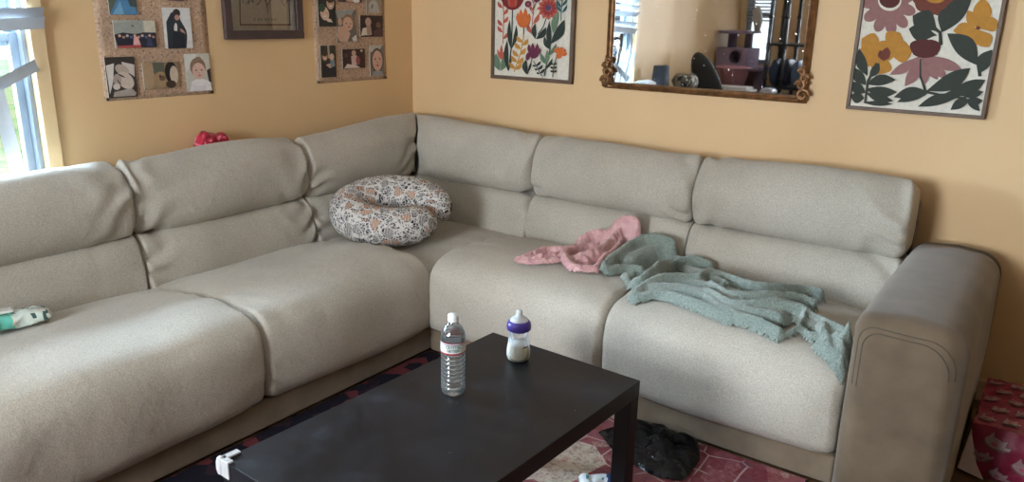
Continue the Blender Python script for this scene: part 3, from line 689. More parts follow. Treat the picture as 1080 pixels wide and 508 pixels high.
teal = cloth('throw_blanket', [
    fold([.022, .03, .035, .04, .035, .03, .02], (637, 277, .05), (645, 270, .06), (656, 263, .075), (672, 253, .1), (688, 249, .11), (701, 253, .11), (711, 256, .10)),
    fold(.04, (706, 262, .07), (712, 268, .05), (716, 276, .04)),
    fold(.028, (642, 283, .03), (661, 279, .04), (677, 283, .045)),
    fold(.05, (664, 272, .05), (685, 262, .075), (700, 262, .07)),
    fold(.026, (660, 288, .03), (671, 297, .04), (681, 288, .05), (692, 280, .06), (704, 273, .06), (720, 273, .06), (736, 271, .05), (750, 277, .04)),
    fold(.026, (668, 309, .03), (676, 300, .04), (693, 291, .05), (713, 289, .05), (738, 291, .045)),
    fold(.03, (672, 312, .025), (697, 306, .03), (728, 315, .035), (772, 331, .035)),
    fold(.05, (690, 300, .035), (730, 302, .035), (780, 318, .035), (820, 330, .035)),
    fold(.055, (695, 290, .03), (740, 297, .034), (790, 311, .036), (842, 321, .036)),
    fold(.04, (846, 332, .03), (872, 348, .034), (888, 362, .036)),
    fold(.035, (720, 280, .03), (745, 287, .035), (765, 297, .035)),
    fold(.026, (736, 290, .05), (748, 283, .055), (766, 289, .045), (790, 298, .05), (819, 300.5, .055), (849, 302, .05), (866, 306, .055)),
    fold(.018, (750, 296, .045), (770, 310, .045), (807, 308, .055), (846, 310, .055), (860, 318, .045)),
    fold(.018, (745, 303, .04), (770, 320, .05), (807, 317, .055), (848, 323, .055)),
    fold(.022, (745, 311, .035), (770, 329, .04), (797, 335, .045), (822, 347, .045)),
    fold(.03, (770, 323, .04), (822, 331, .045)),
    fold(.014, (823, 350, .035), (835, 346, .04), (844, 340, .045), (851, 324, .055)),
    fold(.024, (852, 328, .045), (868, 336, .05), (886, 344, .055), (895, 353, .055)),
    fold(.018, (847, 346, .03), (858, 353, .035), (868, 348, .045)),
    fold(.022, (863, 360, .035), (876, 369, .045), (890, 380, .05)),
    fold(.026, (868, 341, .05), (874, 362, .045)),
    fold(.024, (884, 351, .06), (890, 368, .055)),
    fold(.011, (896.5, 334, .13), (895, 344, .09), (893, 352, .06)),
], M['fleece'], res=.0055, dn=.0045, dscale=70, smooth_it=1, top=.6)
tag(teal, 'sage green fleece blanket bunched across the right hand seats of the sofa', 'blanket')
pink = cloth('pink_cloth', [
    fold(.02, (546, 271, .018), (559, 267, .03), (577, 260, .04), (592, 261, .045)),
    fold(.02, (549, 274, .015), (567, 275, .02), (587, 272, .025)),
    fold(.018, (552, 272, .02), (568, 269, .03), (586, 267, .03)),
    fold(.02, (594, 264, .045), (599, 276, .035), (610, 280, .03), (628, 281, .03)),
    fold(.024, (597, 261, .045), (614, 258, .055), (629, 258, .06)),
    fold(.028, (612, 251, .06), (627, 244, .08), (640, 246, .08)),
    fold(.022, (629, 280, .03), (636, 271, .05), (651, 261, .065), (658, 251, .09)),
    fold(.03, (612, 268, .045), (629, 265, .06), (643, 254, .08), (657, 241, .12)),
    fold(.024, (643, 244, .1), (650, 236, .14), (660, 232.5, .16), (669, 233, .16), (675, 240, .13), (668, 250, .09)),
    fold(.03, (640, 258, .07), (655, 247, .1), (666, 241, .13)),
    fold(.03, (604, 271, .03), (618, 271, .04)),
], M['pink'], res=.0042, dn=.007, dscale=40, smooth_it=1, top=.6)
tag(pink, 'crumpled pink satin cloth lying on the sofa seat left of the green blanket', 'cloth')

# ------------------------------------------------------------------ nursing pillow
def boppy():
    root_c = Vector((-2.545, 2.600, .560))
    ang = math.atan2(.579, .816)
    Rm = Matrix.Rotation(ang+.08, 4, 'Z') @ Matrix.Rotation(math.radians(20), 4, 'X')
    pts = []; rs = []
    n = 72
    for i in range(n+1):
        t = i/n; a = math.radians(-20+4+352*t)
        e = min(t, 1-t)
        rad = .084+.010*math.sin(t*PI)
        pts.append(Vector((.196*math.cos(a), .136*math.sin(a), .0)))
        cap = min(1, math.sqrt(max(0, 1-(1-min(1, e/.09))**2))) if e < .09 else 1
        rs.append(max(.004, rad*cap))
    mb = MB(); mb.tube(pts, rs, 32)
    out = []
    for v in mb.v:
        v = Vector((v.x*1.03, v.y*1.03, v.z)); k = noise.noise(v*9)*.008
        out.append(v*(1+k*2))
    mb.v = out
    o = mb.build('nursing_pillow', M['boppy'], smooth=True); o.matrix_world = Matrix.Translation(root_c) @ Rm
    tag(o, 'C shaped nursing pillow with a grey black and tan floral print in the sofa corner', 'pillow')
    # let it down onto the cushions
    mw = Matrix.Translation(root_c) @ Rm; deep = []
    for v in o.data.vertices:
        p = mw @ v.co; h = sofa_bvh.find_nearest(p)
        deep.append(((p-h[0]).dot(h[1]), tuple(round(a, 2) for a in p), tuple(round(a, 2) for a in h[1])))
    deep.sort()
    return o
boppy()

# ------------------------------------------------------------------ wipes packet on the left seat
def crumple(mb, amp, sc_, seed=0):
    mb.v = [v+Vector((noise.noise(v*sc_+Vector((seed, 0, 0))), noise.noise(v*sc_+Vector((0, seed+5, 0))), noise.noise(v*sc_+Vector((0, 0, seed+9)))))*amp for v in mb.v]
def pillowbox(lx, ly, lz, n=14, p=3.2, ends=True):
    """a soft packet: superellipsoid grid flattened towards both ends along y"""
    vs = []; fs = []
    nu, nv = n*4, n*2
    for j in range(nv+1):
        t = -1+2*j/nv
        fl = (1-abs(t)**6)**.5 if ends else 1
        fl = max(fl, .06)
        for i in range(nu):
            a = 2*PI*i/nu; c, s = math.cos(a), math.sin(a)
            x = math.copysign(abs(c)**(2/p), c)*lx/2; z = math.copysign(abs(s)**(2/p), s)*lz/2*fl
            vs.append((x, t*ly/2, z))
    for j in range(nv):
        for i in range(nu): fs.append((j*nu+i, j*nu+(i+1) % nu, (j+1)*nu+(i+1) % nu, (j+1)*nu+i))
    fs.append(tuple(range(nu-1, -1, -1))); fs.append(tuple(nv*nu+i for i in range(nu)))
    return vs, fs
def wipes():
    c = Vector((-2.715, .94, seat_z(-2.715, .94)+.041))
    rz = math.radians(-14)
    root = empty('wipes_packet', (c.x, c.y, c.z), 'teal and white packet of wipes lying open on the left seat of the sofa', 'wipes packet', rz=rz)
    root.rotation_euler = (0, math.radians(-7), rz)
    mb = MB(); vs, fs = pillowbox(.115, .32, .05, 16)
    cols = {}
    mb.add(vs, fs); crumple(mb, .011, 34, 2)
    mb.mats = [flat((104, 190, 172), .3), flat((212, 222, 212), .3), flat((66, 92, 84), .35), flat((224, 210, 196), .3)]
    for i, f in enumerate(mb.f):
        y = sum(mb.v[a].y for a in f)/len(f); x = sum(mb.v[a].x for a in f)/len(f)
        v = noise.noise(Vector((x*60, y*60, 3)))
        mb.mi[i] = 0 if (y < .045 and x > -.02) else (2 if v > .28 else (3 if v < -.35 else 1))
    tlocal(mb, 'wrapper', None, root, smooth=True)
    mb = MB(); vs, fs = pillowbox(.062, .115, .012, 10, 4, False); mb.add([(x-.008, y+.0, z+.03) for x, y, z in vs], fs); tlocal(mb, 'flip_lid', flat((222, 222, 214), .35), root, smooth=True)
    mb = MB(); ring = [(.058+.004*1, -.02+.02*math.cos(a), .0+.016*math.sin(a)) for a in np.linspace(0, 2*PI, 25)]; mb.tube(ring, .0028, 6, cap=False); tlocal(mb, 'printed_ring', flat((34, 52, 62), .4), root, smooth=True)
wipes()
# frayed torn end of the packet
# ------------------------------------------------------------------ red package behind the sofa back
def red_pack():
    mb = MB(); vs, fs = pillowbox(.07, .15, .12, 14, 3)
    mb.add([(x, y, z) for x, y, z in vs], fs); crumple(mb, .012, 28, 4)
    mb.mats = [flat((186, 40, 66), .28), flat((226, 130, 148), .28), flat((128, 22, 40), .3)]
    for i, f in enumerate(mb.f):
        c = sum((mb.v[a] for a in f), Vector())/len(f); v = noise.noise(c*55)
        mb.mi[i] = 1 if v > .3 else (2 if v < -.25 else 0)
    o = mb.build('red_packet', None, smooth=True); o.location = (XW+.058, 2.06, .866); o.rotation_euler = (math.radians(-9), 0, 0)
    tag(o, 'crumpled shiny red packet tucked between the left wall and the sofa back', 'packet')
red_pack()

# ------------------------------------------------------------------ gift-wrapped package at the right of the arm
def gift():
    root = empty('gift_package', (.0, 3.02, 0), 'package in crinkled pink red printed paper on the floor beside the sofa arm', 'package')
    x0, x1, y0, y1, h = -.085, .17, 2.815, 3.25, .185
    mb = MB(); nx, ny, nz_ = 18, 26, 12
    def grid(f, a, b):
        vs = [f(i/a, j/b) for j in range(b+1) for i in range(a+1)]
        fs = [(j*(a+1)+i, j*(a+1)+i+1, (j+1)*(a+1)+i+1, (j+1)*(a+1)+i) for j in range(b) for i in range(a)]
        return vs, fs
    bulge = lambda u, v: math.sin(u*PI)*math.sin(v*PI)
    faces = [(lambda u, v: Vector((x0+(x1-x0)*u, y0+(y1-y0)*v, h+.012*bulge(u, v))), nx, ny),
             (lambda u, v: Vector((x0+(x1-x0)*u, y0-.012*bulge(u, v)-.012*(1-v), .004+(h-.004)*v)), nx, nz_),
             (lambda u, v: Vector((x0, y0+(y1-y0)*u, .004+(h-.004)*v)), ny, nz_),
             (lambda u, v: Vector((x1, y0+(y1-y0)*u, .004+(h-.004)*v)), ny, nz_),
             (lambda u, v: Vector((x0+(x1-x0)*u, y1, .004+(h-.004)*v)), nx, nz_),
             (lambda u, v: Vector((x0+(x1-x0)*u, y0+(y1-y0)*v, .004)), nx, ny)]
    for f, a, b in faces: mb.add(*grid(f, a, b))
    crumple(mb, .007, 26, 1); mb.v = [Vector((v.x, v.y, max(v.z, .003))) for v in mb.v]
    pm = mat('pink_red_gift_paper', (146, 40, 72), .4, (118, 26, 54), 14, .5, 40, bdist=.004)
    body = P(mb, 'wrapping_paper', pm, root, smooth=True)
    bv = BVHTree.FromPolygons(mb.v, mb.f)   # (local space of the part)
    off = Vector((.0, 3.02, 0))
    # printed animal shapes: pale rounded bodies with ears, pink belly
    pr = None; white = flat((158, 128, 130), .4); grey = flat((112, 80, 84), .4); rose = flat((170, 84, 108), .4)
    def motif(uv, s, top, rot=0):
        pr = MB()
        def put(pts, mt, lift):
            vs = []
            for a, b in pts:
                ca, sa = math.cos(rot), math.sin(rot); a, b = (a*ca-b*sa)*s, (a*sa+b*ca)*s
                if top: o_ = Vector((uv[0]+a, uv[1]+b*1.25, .5))-off; h_ = bv.ray_cast(o_, Vector((0, 0, -1)))
                else: o_ = Vector((uv[0]+a, 2.2, uv[1]+b))-off; h_ = bv.ray_cast(o_, Vector((0, 1, 0)))
                if h_[0] is None: return
                vs.append(h_[0]+off+(Vector((0, 0, lift)) if top else Vector((0, -lift, 0))))
            c = sum(vs, Vector())/len(vs); n = len(vs)
            pr.add(vs+[c], [(i, (i+1) % n, n) for i in range(n)], mt)
        ell = lambda cx, cy, rx, ry, n=14: [(cx+rx*math.cos(2*PI*k/n), cy+ry*math.sin(2*PI*k/n)) for k in range(n)]
        put(ell(0, -.1, 1.0, .55), grey, .003); put(ell(-.05, .05, .85, .5), white, .005)
        put([(-.75, .3), (-.55, 1.0), (-.25, .45)], white, .006); put([(.35, .45), (.75, .75), (.8, .2)], white, .006)
        put(ell(-.05, -.08, .26, .2), rose, .008)
        put([(.7, .15), (1.25, .35), (1.2, .05), (.8, -.1)], white, .006)
        if pr.v: P(pr, 'printed_animal', None, root)['label'] = 'pale printed animal shape'
    for u, v, s, ro in ((-.015, .135, .036, -.3), (-.045, .075, .03, .2), (.075, .075, .036, -.2), (.01, .028, .03, -.4), (.12, .14, .03, .1)): motif((u, v), s, False, ro)
    k = 0
    for j in range(5):
        for i in range(4): motif((-.055+.07*i+(.03 if j % 2 else 0), 2.86+j*.082), .024, True, .2*((i+j) % 3-1))
    fl = MB(); fl.add([(x0-.004, y0-.002, .16), (x0-.02, y0-.03, .02), (x0+.06, y0-.04, .008), (x0+.03, y0-.02, .05)], [(0, 1, 3), (1, 2, 3)], flat((206, 184, 184), .5)); P(fl, 'paper_flap', None, root)['label'] = 'pale folded paper edge'
gift()

# ------------------------------------------------------------------ black plastic bag on the rug
def bag():
    outline = [onz(x, y, .01) for x, y in ((630, 455), (660, 448), (700, 452), (737, 468), (738, 485), (722, 508), (690, 503), (650, 480))]
    c = sum(outline, Vector())/len(outline)
    vs = []; fs = []; n = 64; k = 14
    rad = []
    P2 = [(p-c).xy for p in outline]
    def boundary(a):
        best = .1
        d = Vector((math.cos(a), math.sin(a)))
        for p, q in zip(P2, P2[1:]+P2[:1]):
            e = q-p; den = d.x*e.y-d.y*e.x
            if abs(den) < 1e-9: continue
            t = (p.x*e.y-p.y*e.x)/den; s = (p.x*d.y-p.y*d.x)/den
            if t > 0 and -1e-6 <= s <= 1+1e-6: best = t
        return best
    vs.append(Vector((c.x, c.y, .075)))
    for j in range(1, k+1):
        for i in range(n):
            a = 2*PI*i/n; r = boundary(a)*j/k; x, y = c.x+math.cos(a)*r, c.y+math.sin(a)*r
            q = 1-(j/k)**2
            fold = abs(noise.noise(Vector((x*9, y*9, 1))))+.6*abs(noise.noise(Vector((x*19, y*19, 4))))
            vs.append(Vector((x, y, .013+q*.03+.055*fold*(q**.5))))
    for i in range(n): fs.append((0, 1+i, 1+(i+1) % n))
    for j in range(k-1):
        for i in range(n): fs.append((1+j*n+i, 1+(j+1)*n+i, 1+(j+1)*n+(i+1) % n, 1+j*n+(i+1) % n))
    mb = MB(); mb.add(vs, fs); o = settle(mb.build('plastic_bag', M['bag'], smooth=True))
    tag(o, 'crumpled shiny black plastic bag on the rug beside the coffee table leg', 'bag')
bag()
# blue and white crumpled wrapper just inside the bottom edge
def wrapper():
    c = onz(634, 513, .02)
    mb = MB(); vs, fs = pillowbox(.07, .14, .045, 12, 2.6); mb.add(vs, fs); crumple(mb, .012, 34, 7)
    mb.mats = [flat((226, 230, 234), .3), flat((30, 66, 116), .3), flat((40, 150, 160), .3)]
    for i, f in enumerate(mb.f):
        q = sum((mb.v[a] for a in f), Vector())/len(f); mb.mi[i] = 1 if q.y > .015 else (2 if noise.noise(q*60) > .35 else 0)
    zmin = min(v.z for v in mb.v); mb.v = [Vector((v.x, v.y, v.z-zmin)) for v in mb.v]
    o = mb.build('snack_wrapper', None, smooth=True); o.location = (c.x, c.y, .0105); o.rotation_euler.z = -.9
    tag(o, 'small crumpled blue and white wrapper on the rug under the coffee table edge', 'wrapper')
wrapper()

# ------------------------------------------------------------------ wall pictures
class Flat:
    """draws coloured shapes on a vertical plane; every shape is a thin face a hair above the last"""
    def __init__(s, to3, nrm): s.to3 = to3; s.n = Vector(nrm); s.mb = MB(); s.k = 0
    def poly(s, pts, c, rough=.7):
        s.k += 1; mt = flat(c, rough); off = s.n*(.0006+.00006*s.k)
        vs = [s.to3(x, y)+off for x, y in pts]
        s.mb.add(vs, [tuple(range(len(vs)))], mt)
    def ell(s, cx, cy, rx, ry, c, rot=0, n=20):
        ca, sa = math.cos(rot), math.sin(rot)
        s.poly([(cx+rx*math.cos(t)*ca-ry*math.sin(t)*sa, cy+rx*math.cos(t)*sa+ry*math.sin(t)*ca) for t in (2*PI*i/n for i in range(n))], c)
    def strip(s, pts, w, c):
        k = len(pts); q = []
        ws = w if isinstance(w, (list, tuple)) else [w]*k
        Lf, Rt = [], []
        for i in range(k):
            a = pts[max(i-1, 0)]; b = pts[min(i+1, k-1)]; dx, dy = b[0]-a[0], b[1]-a[1]; l = math.hypot(dx, dy) or 1
            Lf.append((pts[i][0]-dy/l*ws[i]/2, pts[i][1]+dx/l*ws[i]/2)); Rt.append((pts[i][0]+dy/l*ws[i]/2, pts[i][1]-dx/l*ws[i]/2))
        for i in range(k-1): s.poly([Lf[i], Lf[i+1], Rt[i+1], Rt[i]], c); s.k -= 1
        s.k += 1
    def leaf(s, x0, y0, x1, y1, w, c, bend=0, shape=.5):
        dx, dy = x1-x0, y1-y0; l = math.hypot(dx, dy); nx, ny = -dy/l, dx/l; n = 10; A = []; B = []
        for i in range(n+1):
            t = i/n; off = bend*math.sin(PI*t); ww = w/2*math.sin(PI*t**(math.log(.5)/math.log(shape)))
            px, py = x0+dx*t+nx*off, y0+dy*t+ny*off
            A.append((px+nx*ww, py+ny*ww)); B.append((px-nx*ww, py-ny*ww))
        s.poly(A+B[-2:0:-1], c)
    def petals(s, cx, cy, r, n, w, c, a0=0, a1=2*PI, r0=0, shape=.62):
        for i in range(n):
            a = a0+(a1-a0)*i/n; s.leaf(cx+r0*math.cos(a), cy+r0*math.sin(a), cx+r*math.cos(a), cy+r*math.sin(a), w, c, 0, shape)
    def build(s, name, root, lab=None):
        # keep drawn normals (no flipping issues: two-sided)
        o = P(s.mb, name, None, root)
        if lab: o['label'] = lab
        return o
def frame_rect(mb, plane, axis, u0, u1, z0, z1, w, depth, mt=None, d0=.002):
    def bx(a0, a1, q0, q1):
        if axis == 'y': mb.box((a0, plane-depth, q0), (a1, plane-d0, q1), mt)
        else: mb.box((plane+d0, a0, q0), (plane+depth, a1, q1), mt)
    bx(u0, u1, z0, z0+w); bx(u0, u1, z1-w, z1); bx(u0, u0+w, z0+w, z1-w); bx(u1-w, u1, z0+w, z1-w)
def art(name, quad, z1, lab, w, draw, zoom, fm, tint=(226, 220, 206)):
    D = .028; pl = YW-D
    c = [ony(x, y, pl) for x, y in quad]; u0 = (c[0].x+c[3].x)/2; u1 = (c[1].x+c[2].x)/2; z0 = (c[2].z+c[3].z)/2
    root = empty(name, ((u0+u1)/2, YW, z0), lab, 'picture')
    m = MB(); frame_rect(m, YW, 'y', u0, u1, z0, z1, w, D); P(m, 'frame', fm, root, bevel=.002)
    cv = MB(); cv.box((u0+w, YW-.018, z0+w), (u1-w, YW-.004, z1-w)); cvo = P(cv, 'canvas', flat(tint), root)
    X, Y, S = zoom
    to3 = lambda a, b: ony(X+a/S, Y+b/S, YW-.0185)
    f = Flat(to3, (0, -1, 0)); draw(f)
    # clip to canvas
    lo, hi = Vector((u0+w, -9, z0+w)), Vector((u1-w, 9, z1-w))
    for v in f.mb.v: v.x = min(max(v.x, lo.x), hi.x); v.z = min(max(v.z, lo.z), hi.z)
    o = f.build('printed_flowers', root); o.parent = root
    return root
OR, RD, MA, GR, DG, MU, PK = (204, 104, 44), (122, 34, 38), (108, 44, 70), (104, 128, 104), (40, 54, 48), (196, 140, 60), (186, 92, 70)
TE = (52, 92, 96)
def draw1(f):
    # coral seed stem far left
    f.strip([(155, -260), (150, -60), (160, 80), (155, 235)], 5, PK)
    for y, s in ((-200, 1), (-150, -1), (-100, 1), (-50, -1), (10, 1), (20, -1), (55, 1), (100, 1), (115, -1), (150, -1), (185, 1)): f.leaf(155, y+25, 155+28*s, y-12, 18, PK, 4*s)
    # low leaf pair with coral tip
    f.leaf(140, 380, 118, 285, 40, GR, -8); f.leaf(145, 380, 168, 290, 38, GR, 8)
    f.leaf(143, 320, 125, 262, 14, PK); f.leaf(146, 320, 148, 238, 18, PK); f.leaf(148, 320, 166, 270, 14, PK)
    # red tulip with dark stem
    f.strip([(207, 50), (204, 160), (200, 260), (185, 380)], 6, DG)
    f.ell(207, 10, 48, 44, RD); f.leaf(165, 35, 170, -70, 46, RD); f.leaf(207, 40, 207, -80, 50, RD); f.leaf(248, 35, 246, -70, 46, RD)
    f.ell(207, 14, 22, 26, (176, 60, 48)); f.leaf(190, 40, 186, -20, 12, PK); f.leaf(222, 40, 230, -20, 12, PK)
    f.leaf(200, 265, 192, 105, 22, DG, -6); f.leaf(203, 260, 228, 135, 22, DG, 8); f.leaf(183, 380, 180, 212, 26, DG, -8); f.leaf(186, 380, 197, 280, 14, DG, 4)
    # orange tulip over mustard leaves
    f.strip([(268, 140), (266, 200), (250, 290), (215, 385)], 5, MU)
    f.strip([(268, 130), (267, 185)], 5, DG)
    f.ell(266, 115, 34, 34, OR); f.leaf(240, 128, 236, 68, 24, OR); f.leaf(256, 132, 252, 48, 26, OR); f.leaf(276, 132, 277, 42, 26, OR); f.leaf(291, 128, 298, 70, 22, OR)
    for y, s in ((210, -1), (225, 1), (245, -1), (275, 1), (285, -1), (315, -1), (325, 1), (355, 1), (350, -1)):
        x0 = 266-(y-200)*.28; f.leaf(x0, y+18, x0+34*s, y-18, 22, MU, 5*s)
    # berry stem
    f.strip([(325, -40), (318, 80), (308, 185)], 4, PK)
    for x, y in ((292, 22), (338, -5), (300, -40), (345, -60)): f.ell(x, y, 18, 18, MA); f.ell(x, y, 7, 7, (160, 80, 90)); f.strip([(x, y+10), (320, y+55)], 4, MA)
    f.leaf(318, 130, 352, 70, 22, PK, 5); f.leaf(310, 180, 290, 128, 20, PK, -5); f.leaf(321, 60, 300, 30, 12, PK)
    # coral aster
    f.strip([(390, 95), (375, 140), (345, 185)], 5, DG)
    f.petals(402, 45, 62, 12, 26, PK, r0=6); f.petals(402, 45, 45, 12, 14, (150, 52, 52), r0=5); f.ell(402, 42, 15, 15, (86, 60, 96))
    f.leaf(332, 210, 332, 125, 26, DG, -8); f.leaf(334, 210, 390, 145, 30, DG, 10)
    # big dark and sage leaves at right
    f.strip([(480, -40), (470, 60), (468, 110)], 4, TE)
    for y, s in ((-30, 1), (-20, -1), (10, 1), (15, -1), (45, 1), (40, -1)): f.leaf(473, y+25, 473+30*s, y-20, 15, TE, 4*s)
    f.strip([(412, 260), (395, 330), (380, 408)], 6, DG)
    f.leaf(412, 270, 408, 110, 26, DG, -6); f.leaf(415, 235, 487, 105, 46, DG, 10); f.leaf(428, 180, 458, 60, 34, GR, -8); f.leaf(408, 265, 380, 195, 24, DG, -6)
    f.leaf(400, 300, 446, 232, 20, GR, 6); f.leaf(395, 345, 360, 285, 24, GR, -6); f.leaf(390, 345, 395, 265, 22, GR, 4); f.leaf(388, 370, 424, 312, 16, DG, 4)
    # plum tulip
    f.strip([(318, 300), (305, 350), (288, 398)], 5, DG)
    f.ell(325, 285, 26, 28, MA); f.leaf(304, 290, 296, 236, 20, MA); f.leaf(320, 300, 318, 228, 22, MA); f.leaf(338, 300, 344, 230, 20, MA); f.leaf(345, 295, 360, 258, 16, MA)
    f.ell(293, 302, 12, 22, MA, .2); f.leaf(285, 398, 282, 318, 26, DG, -8); f.leaf(292, 390, 312, 330, 12, DG)
    # small feathered leaves at the foot
    f.strip([(322, 325), (345, 365), (368, 408)], 4, DG)
    for x, y in ((335, 345), (345, 365), (356, 385)): f.leaf(x, y+8, x+28, y-18, 14, DG, 3); f.leaf(x, y+10, x-18, y+4, 11, DG)
    # little orange bloom
    f.strip([(448, 300), (432, 350), (425, 412)], 4, DG)
    f.petals(462, 290, 42, 5, 22, OR, -2.4, .6); f.ell(460, 298, 16, 16, OR)
    for y in (345, 365, 385): f.leaf(430, y, 412, y-6, 12, DG); f.leaf(430, y, 450, y-6, 12, DG)
    # continuation above the visible edge
    for x, y, c in ((150, -300, OR), (300, -180, OR), (420, -170, RD), (250, -300, MA), (450, -300, MU)): f.petals(x, y, 55, 9, 28, c); f.ell(x, y, 16, 16, MA); f.strip([(x, y+40), (x+8, y+120)], 5, DG); f.leaf(x+6, y+110, x+40, y+50, 18, GR, 6)
art('floral_print', [(518.7, 0), (606, 0), (602.4, 89.6), (516.7, 81.7)], 1.82, 'framed print of slender stemmed orange red and purple flowers left of the mirror', .019, draw1, (500, 0, 5.083), M['wood_frame'])
def draw2(f):
    leaf0 = f.leaf
    f.leaf = lambda x0, y0, x1, y1, w, c, bend=0, shape=.5: leaf0(x0, y0, x1, y1, w*(1.22 if c[0] == 48 else 1.1 if c[0] == 150 else 1), c, bend, shape)
    G, Mv, BR, YE, WN = (48, 54, 46), (150, 106, 104), (112, 54, 38), (186, 130, 44), (84, 30, 28)
    # mauve daisy top left
    f.ell(207, 10, 78, 74, Mv)
    for k in range(11): f.ell(207+76*math.cos(k*.571+.3), 12+88*math.sin(k*.571+.3), 22, 32, Mv, k*.571+.3-PI/2)
    f.ell(212, 2, 45, 40, (226, 220, 206)); f.ell(212, -2, 40, 33, WN)
    # rust flower top centre
    f.ell(385, -10, 82, 66, BR); 
    for k in range(10): f.ell(385+70*math.cos(k*.63), -8+54*math.sin(k*.63), 24, 16, BR, k*.63+PI/2)
    f.ell(385, -30, 46, 42, YE); f.ell(388, -4, 34, 16, YE)
    f.strip([(355, 55), (372, 95), (405, 125), (408, 172)], [9, 11, 13, 15], G)
    f.leaf(400, 128, 300, 60, 70, G, 12, .65); f.leaf(395, 135, 285, 110, 55, G, -4, .6)
    f.leaf(408, 125, 530, -20, 62, G, -10, .5); f.leaf(410, 118, 455, 20, 40, G, -12)
    # mustard flower right
    f.leaf(552, 112, 572, -10, 72, YE, 4, .55); f.leaf(550, 110, 455, 118, 58, YE, 0, .55); f.leaf(550, 105, 510, 40, 50, YE); f.leaf(552, 112, 626, 80, 62, YE, 0, .65); f.leaf(548, 112, 490, 172, 62, YE, 0, .6); f.leaf(552, 112, 592, 180, 64, YE, 0, .6)
    f.leaf(550, 110, 540, 175, 50, YE, 0, .6); f.ell(551, 107, 9, 7, BR)
    f.strip([(530, 168), (548, 230), (558, 292)], [10, 12, 14], G); f.leaf(548, 250, 432, 128, 66, G, 16, .5); f.leaf(555, 280, 605, 190, 46, G, -6, .5)
    # mustard flower left
    for a in (215, 305, 0, 100, 165): f.leaf(192, 198, 192+106*math.cos(math.radians(a)), 198+88*math.sin(math.radians(a)), 84, YE, 0, .66)
    f.ell(192, 195, 44, 40, YE); f.leaf(190, 235, 176, 192, 30, BR, 0, .6); f.leaf(192, 235, 204, 180, 34, BR, 0, .6); f.ell(192, 212, 22, 18, BR)
    # mauve coneflower
    for x1, y1, w in ((212, 286, 34), (270, 330, 42), (348, 322, 44), (432, 300, 40), (490, 266, 40), (395, 305, 36)): f.leaf(345, 205, x1, y1, w, Mv, 6 if x1 > 340 else -6, .6)
    f.ell(348, 186, 46, 36, WN); f.leaf(304, 210, 330, 150, 50, WN, -4); f.leaf(392, 210, 366, 150, 50, WN, 4); f.ell(348, 205, 44, 16, WN)
    f.strip([(330, 225), (330, 290), (350, 350)], [5, 8, 11], G)
    # dark foliage bottom right
    f.leaf(350, 348, 522, 260, 52, G, 12, .55); f.leaf(410, 362, 580, 305, 44, G, 10, .6); f.strip([(345, 350), (430, 368), (500, 375), (555, 422)], [10, 10, 9, 6], G)
    f.leaf(360, 352, 228, 372, 36, G, 8); f.leaf(358, 358, 240, 390, 26, G, 4); f.leaf(480, 368, 320, 408, 34, G, 8); f.leaf(520, 382, 445, 420, 30, G, 6); f.leaf(495, 370, 572, 350, 24, G); f.leaf(500, 384, 570, 384, 26, G, 4); f.leaf(505, 385, 558, 425, 22, G, -4)
    # dark foliage bottom left
    f.strip([(162, 240), (130, 310), (118, 395)], [6, 10, 8], G)
    f.leaf(128, 290, 96, 185, 34, G, -8); f.leaf(135, 295, 172, 240, 26, G, 4); f.leaf(122, 325, 76, 258, 34, G, -6); f.leaf(125, 322, 236, 305, 34, G, -8); f.leaf(120, 355, 66, 312, 34, G, -6); f.leaf(122, 340, 242, 352, 34, G, 6); f.leaf(116, 375, 62, 365, 34, G, -4); f.leaf(122, 355, 228, 385, 26, G, 6); f.leaf(110, 392, 225, 398, 16, G)
    # continuation above
    f.ell(560, -120, 60, 55, Mv); f.petals(300, -200, 90, 10, 50, YE); f.ell(300, -200, 24, 20, BR); f.leaf(150, -70, 190, -220, 60, G, 10); f.leaf(480, -80, 420, -230, 60, G, 10); f.petals(540, -250, 80, 9, 50, BR)
art('floral_print', [(908, 0), (1060, 0), (1039.8, 126.2), (891, 114.9)], 1.83, 'framed print of bold mustard and mauve flowers with dark leaves right of the mirror', .014, draw2, (880, 0, 3.63), M['wood_frame'])

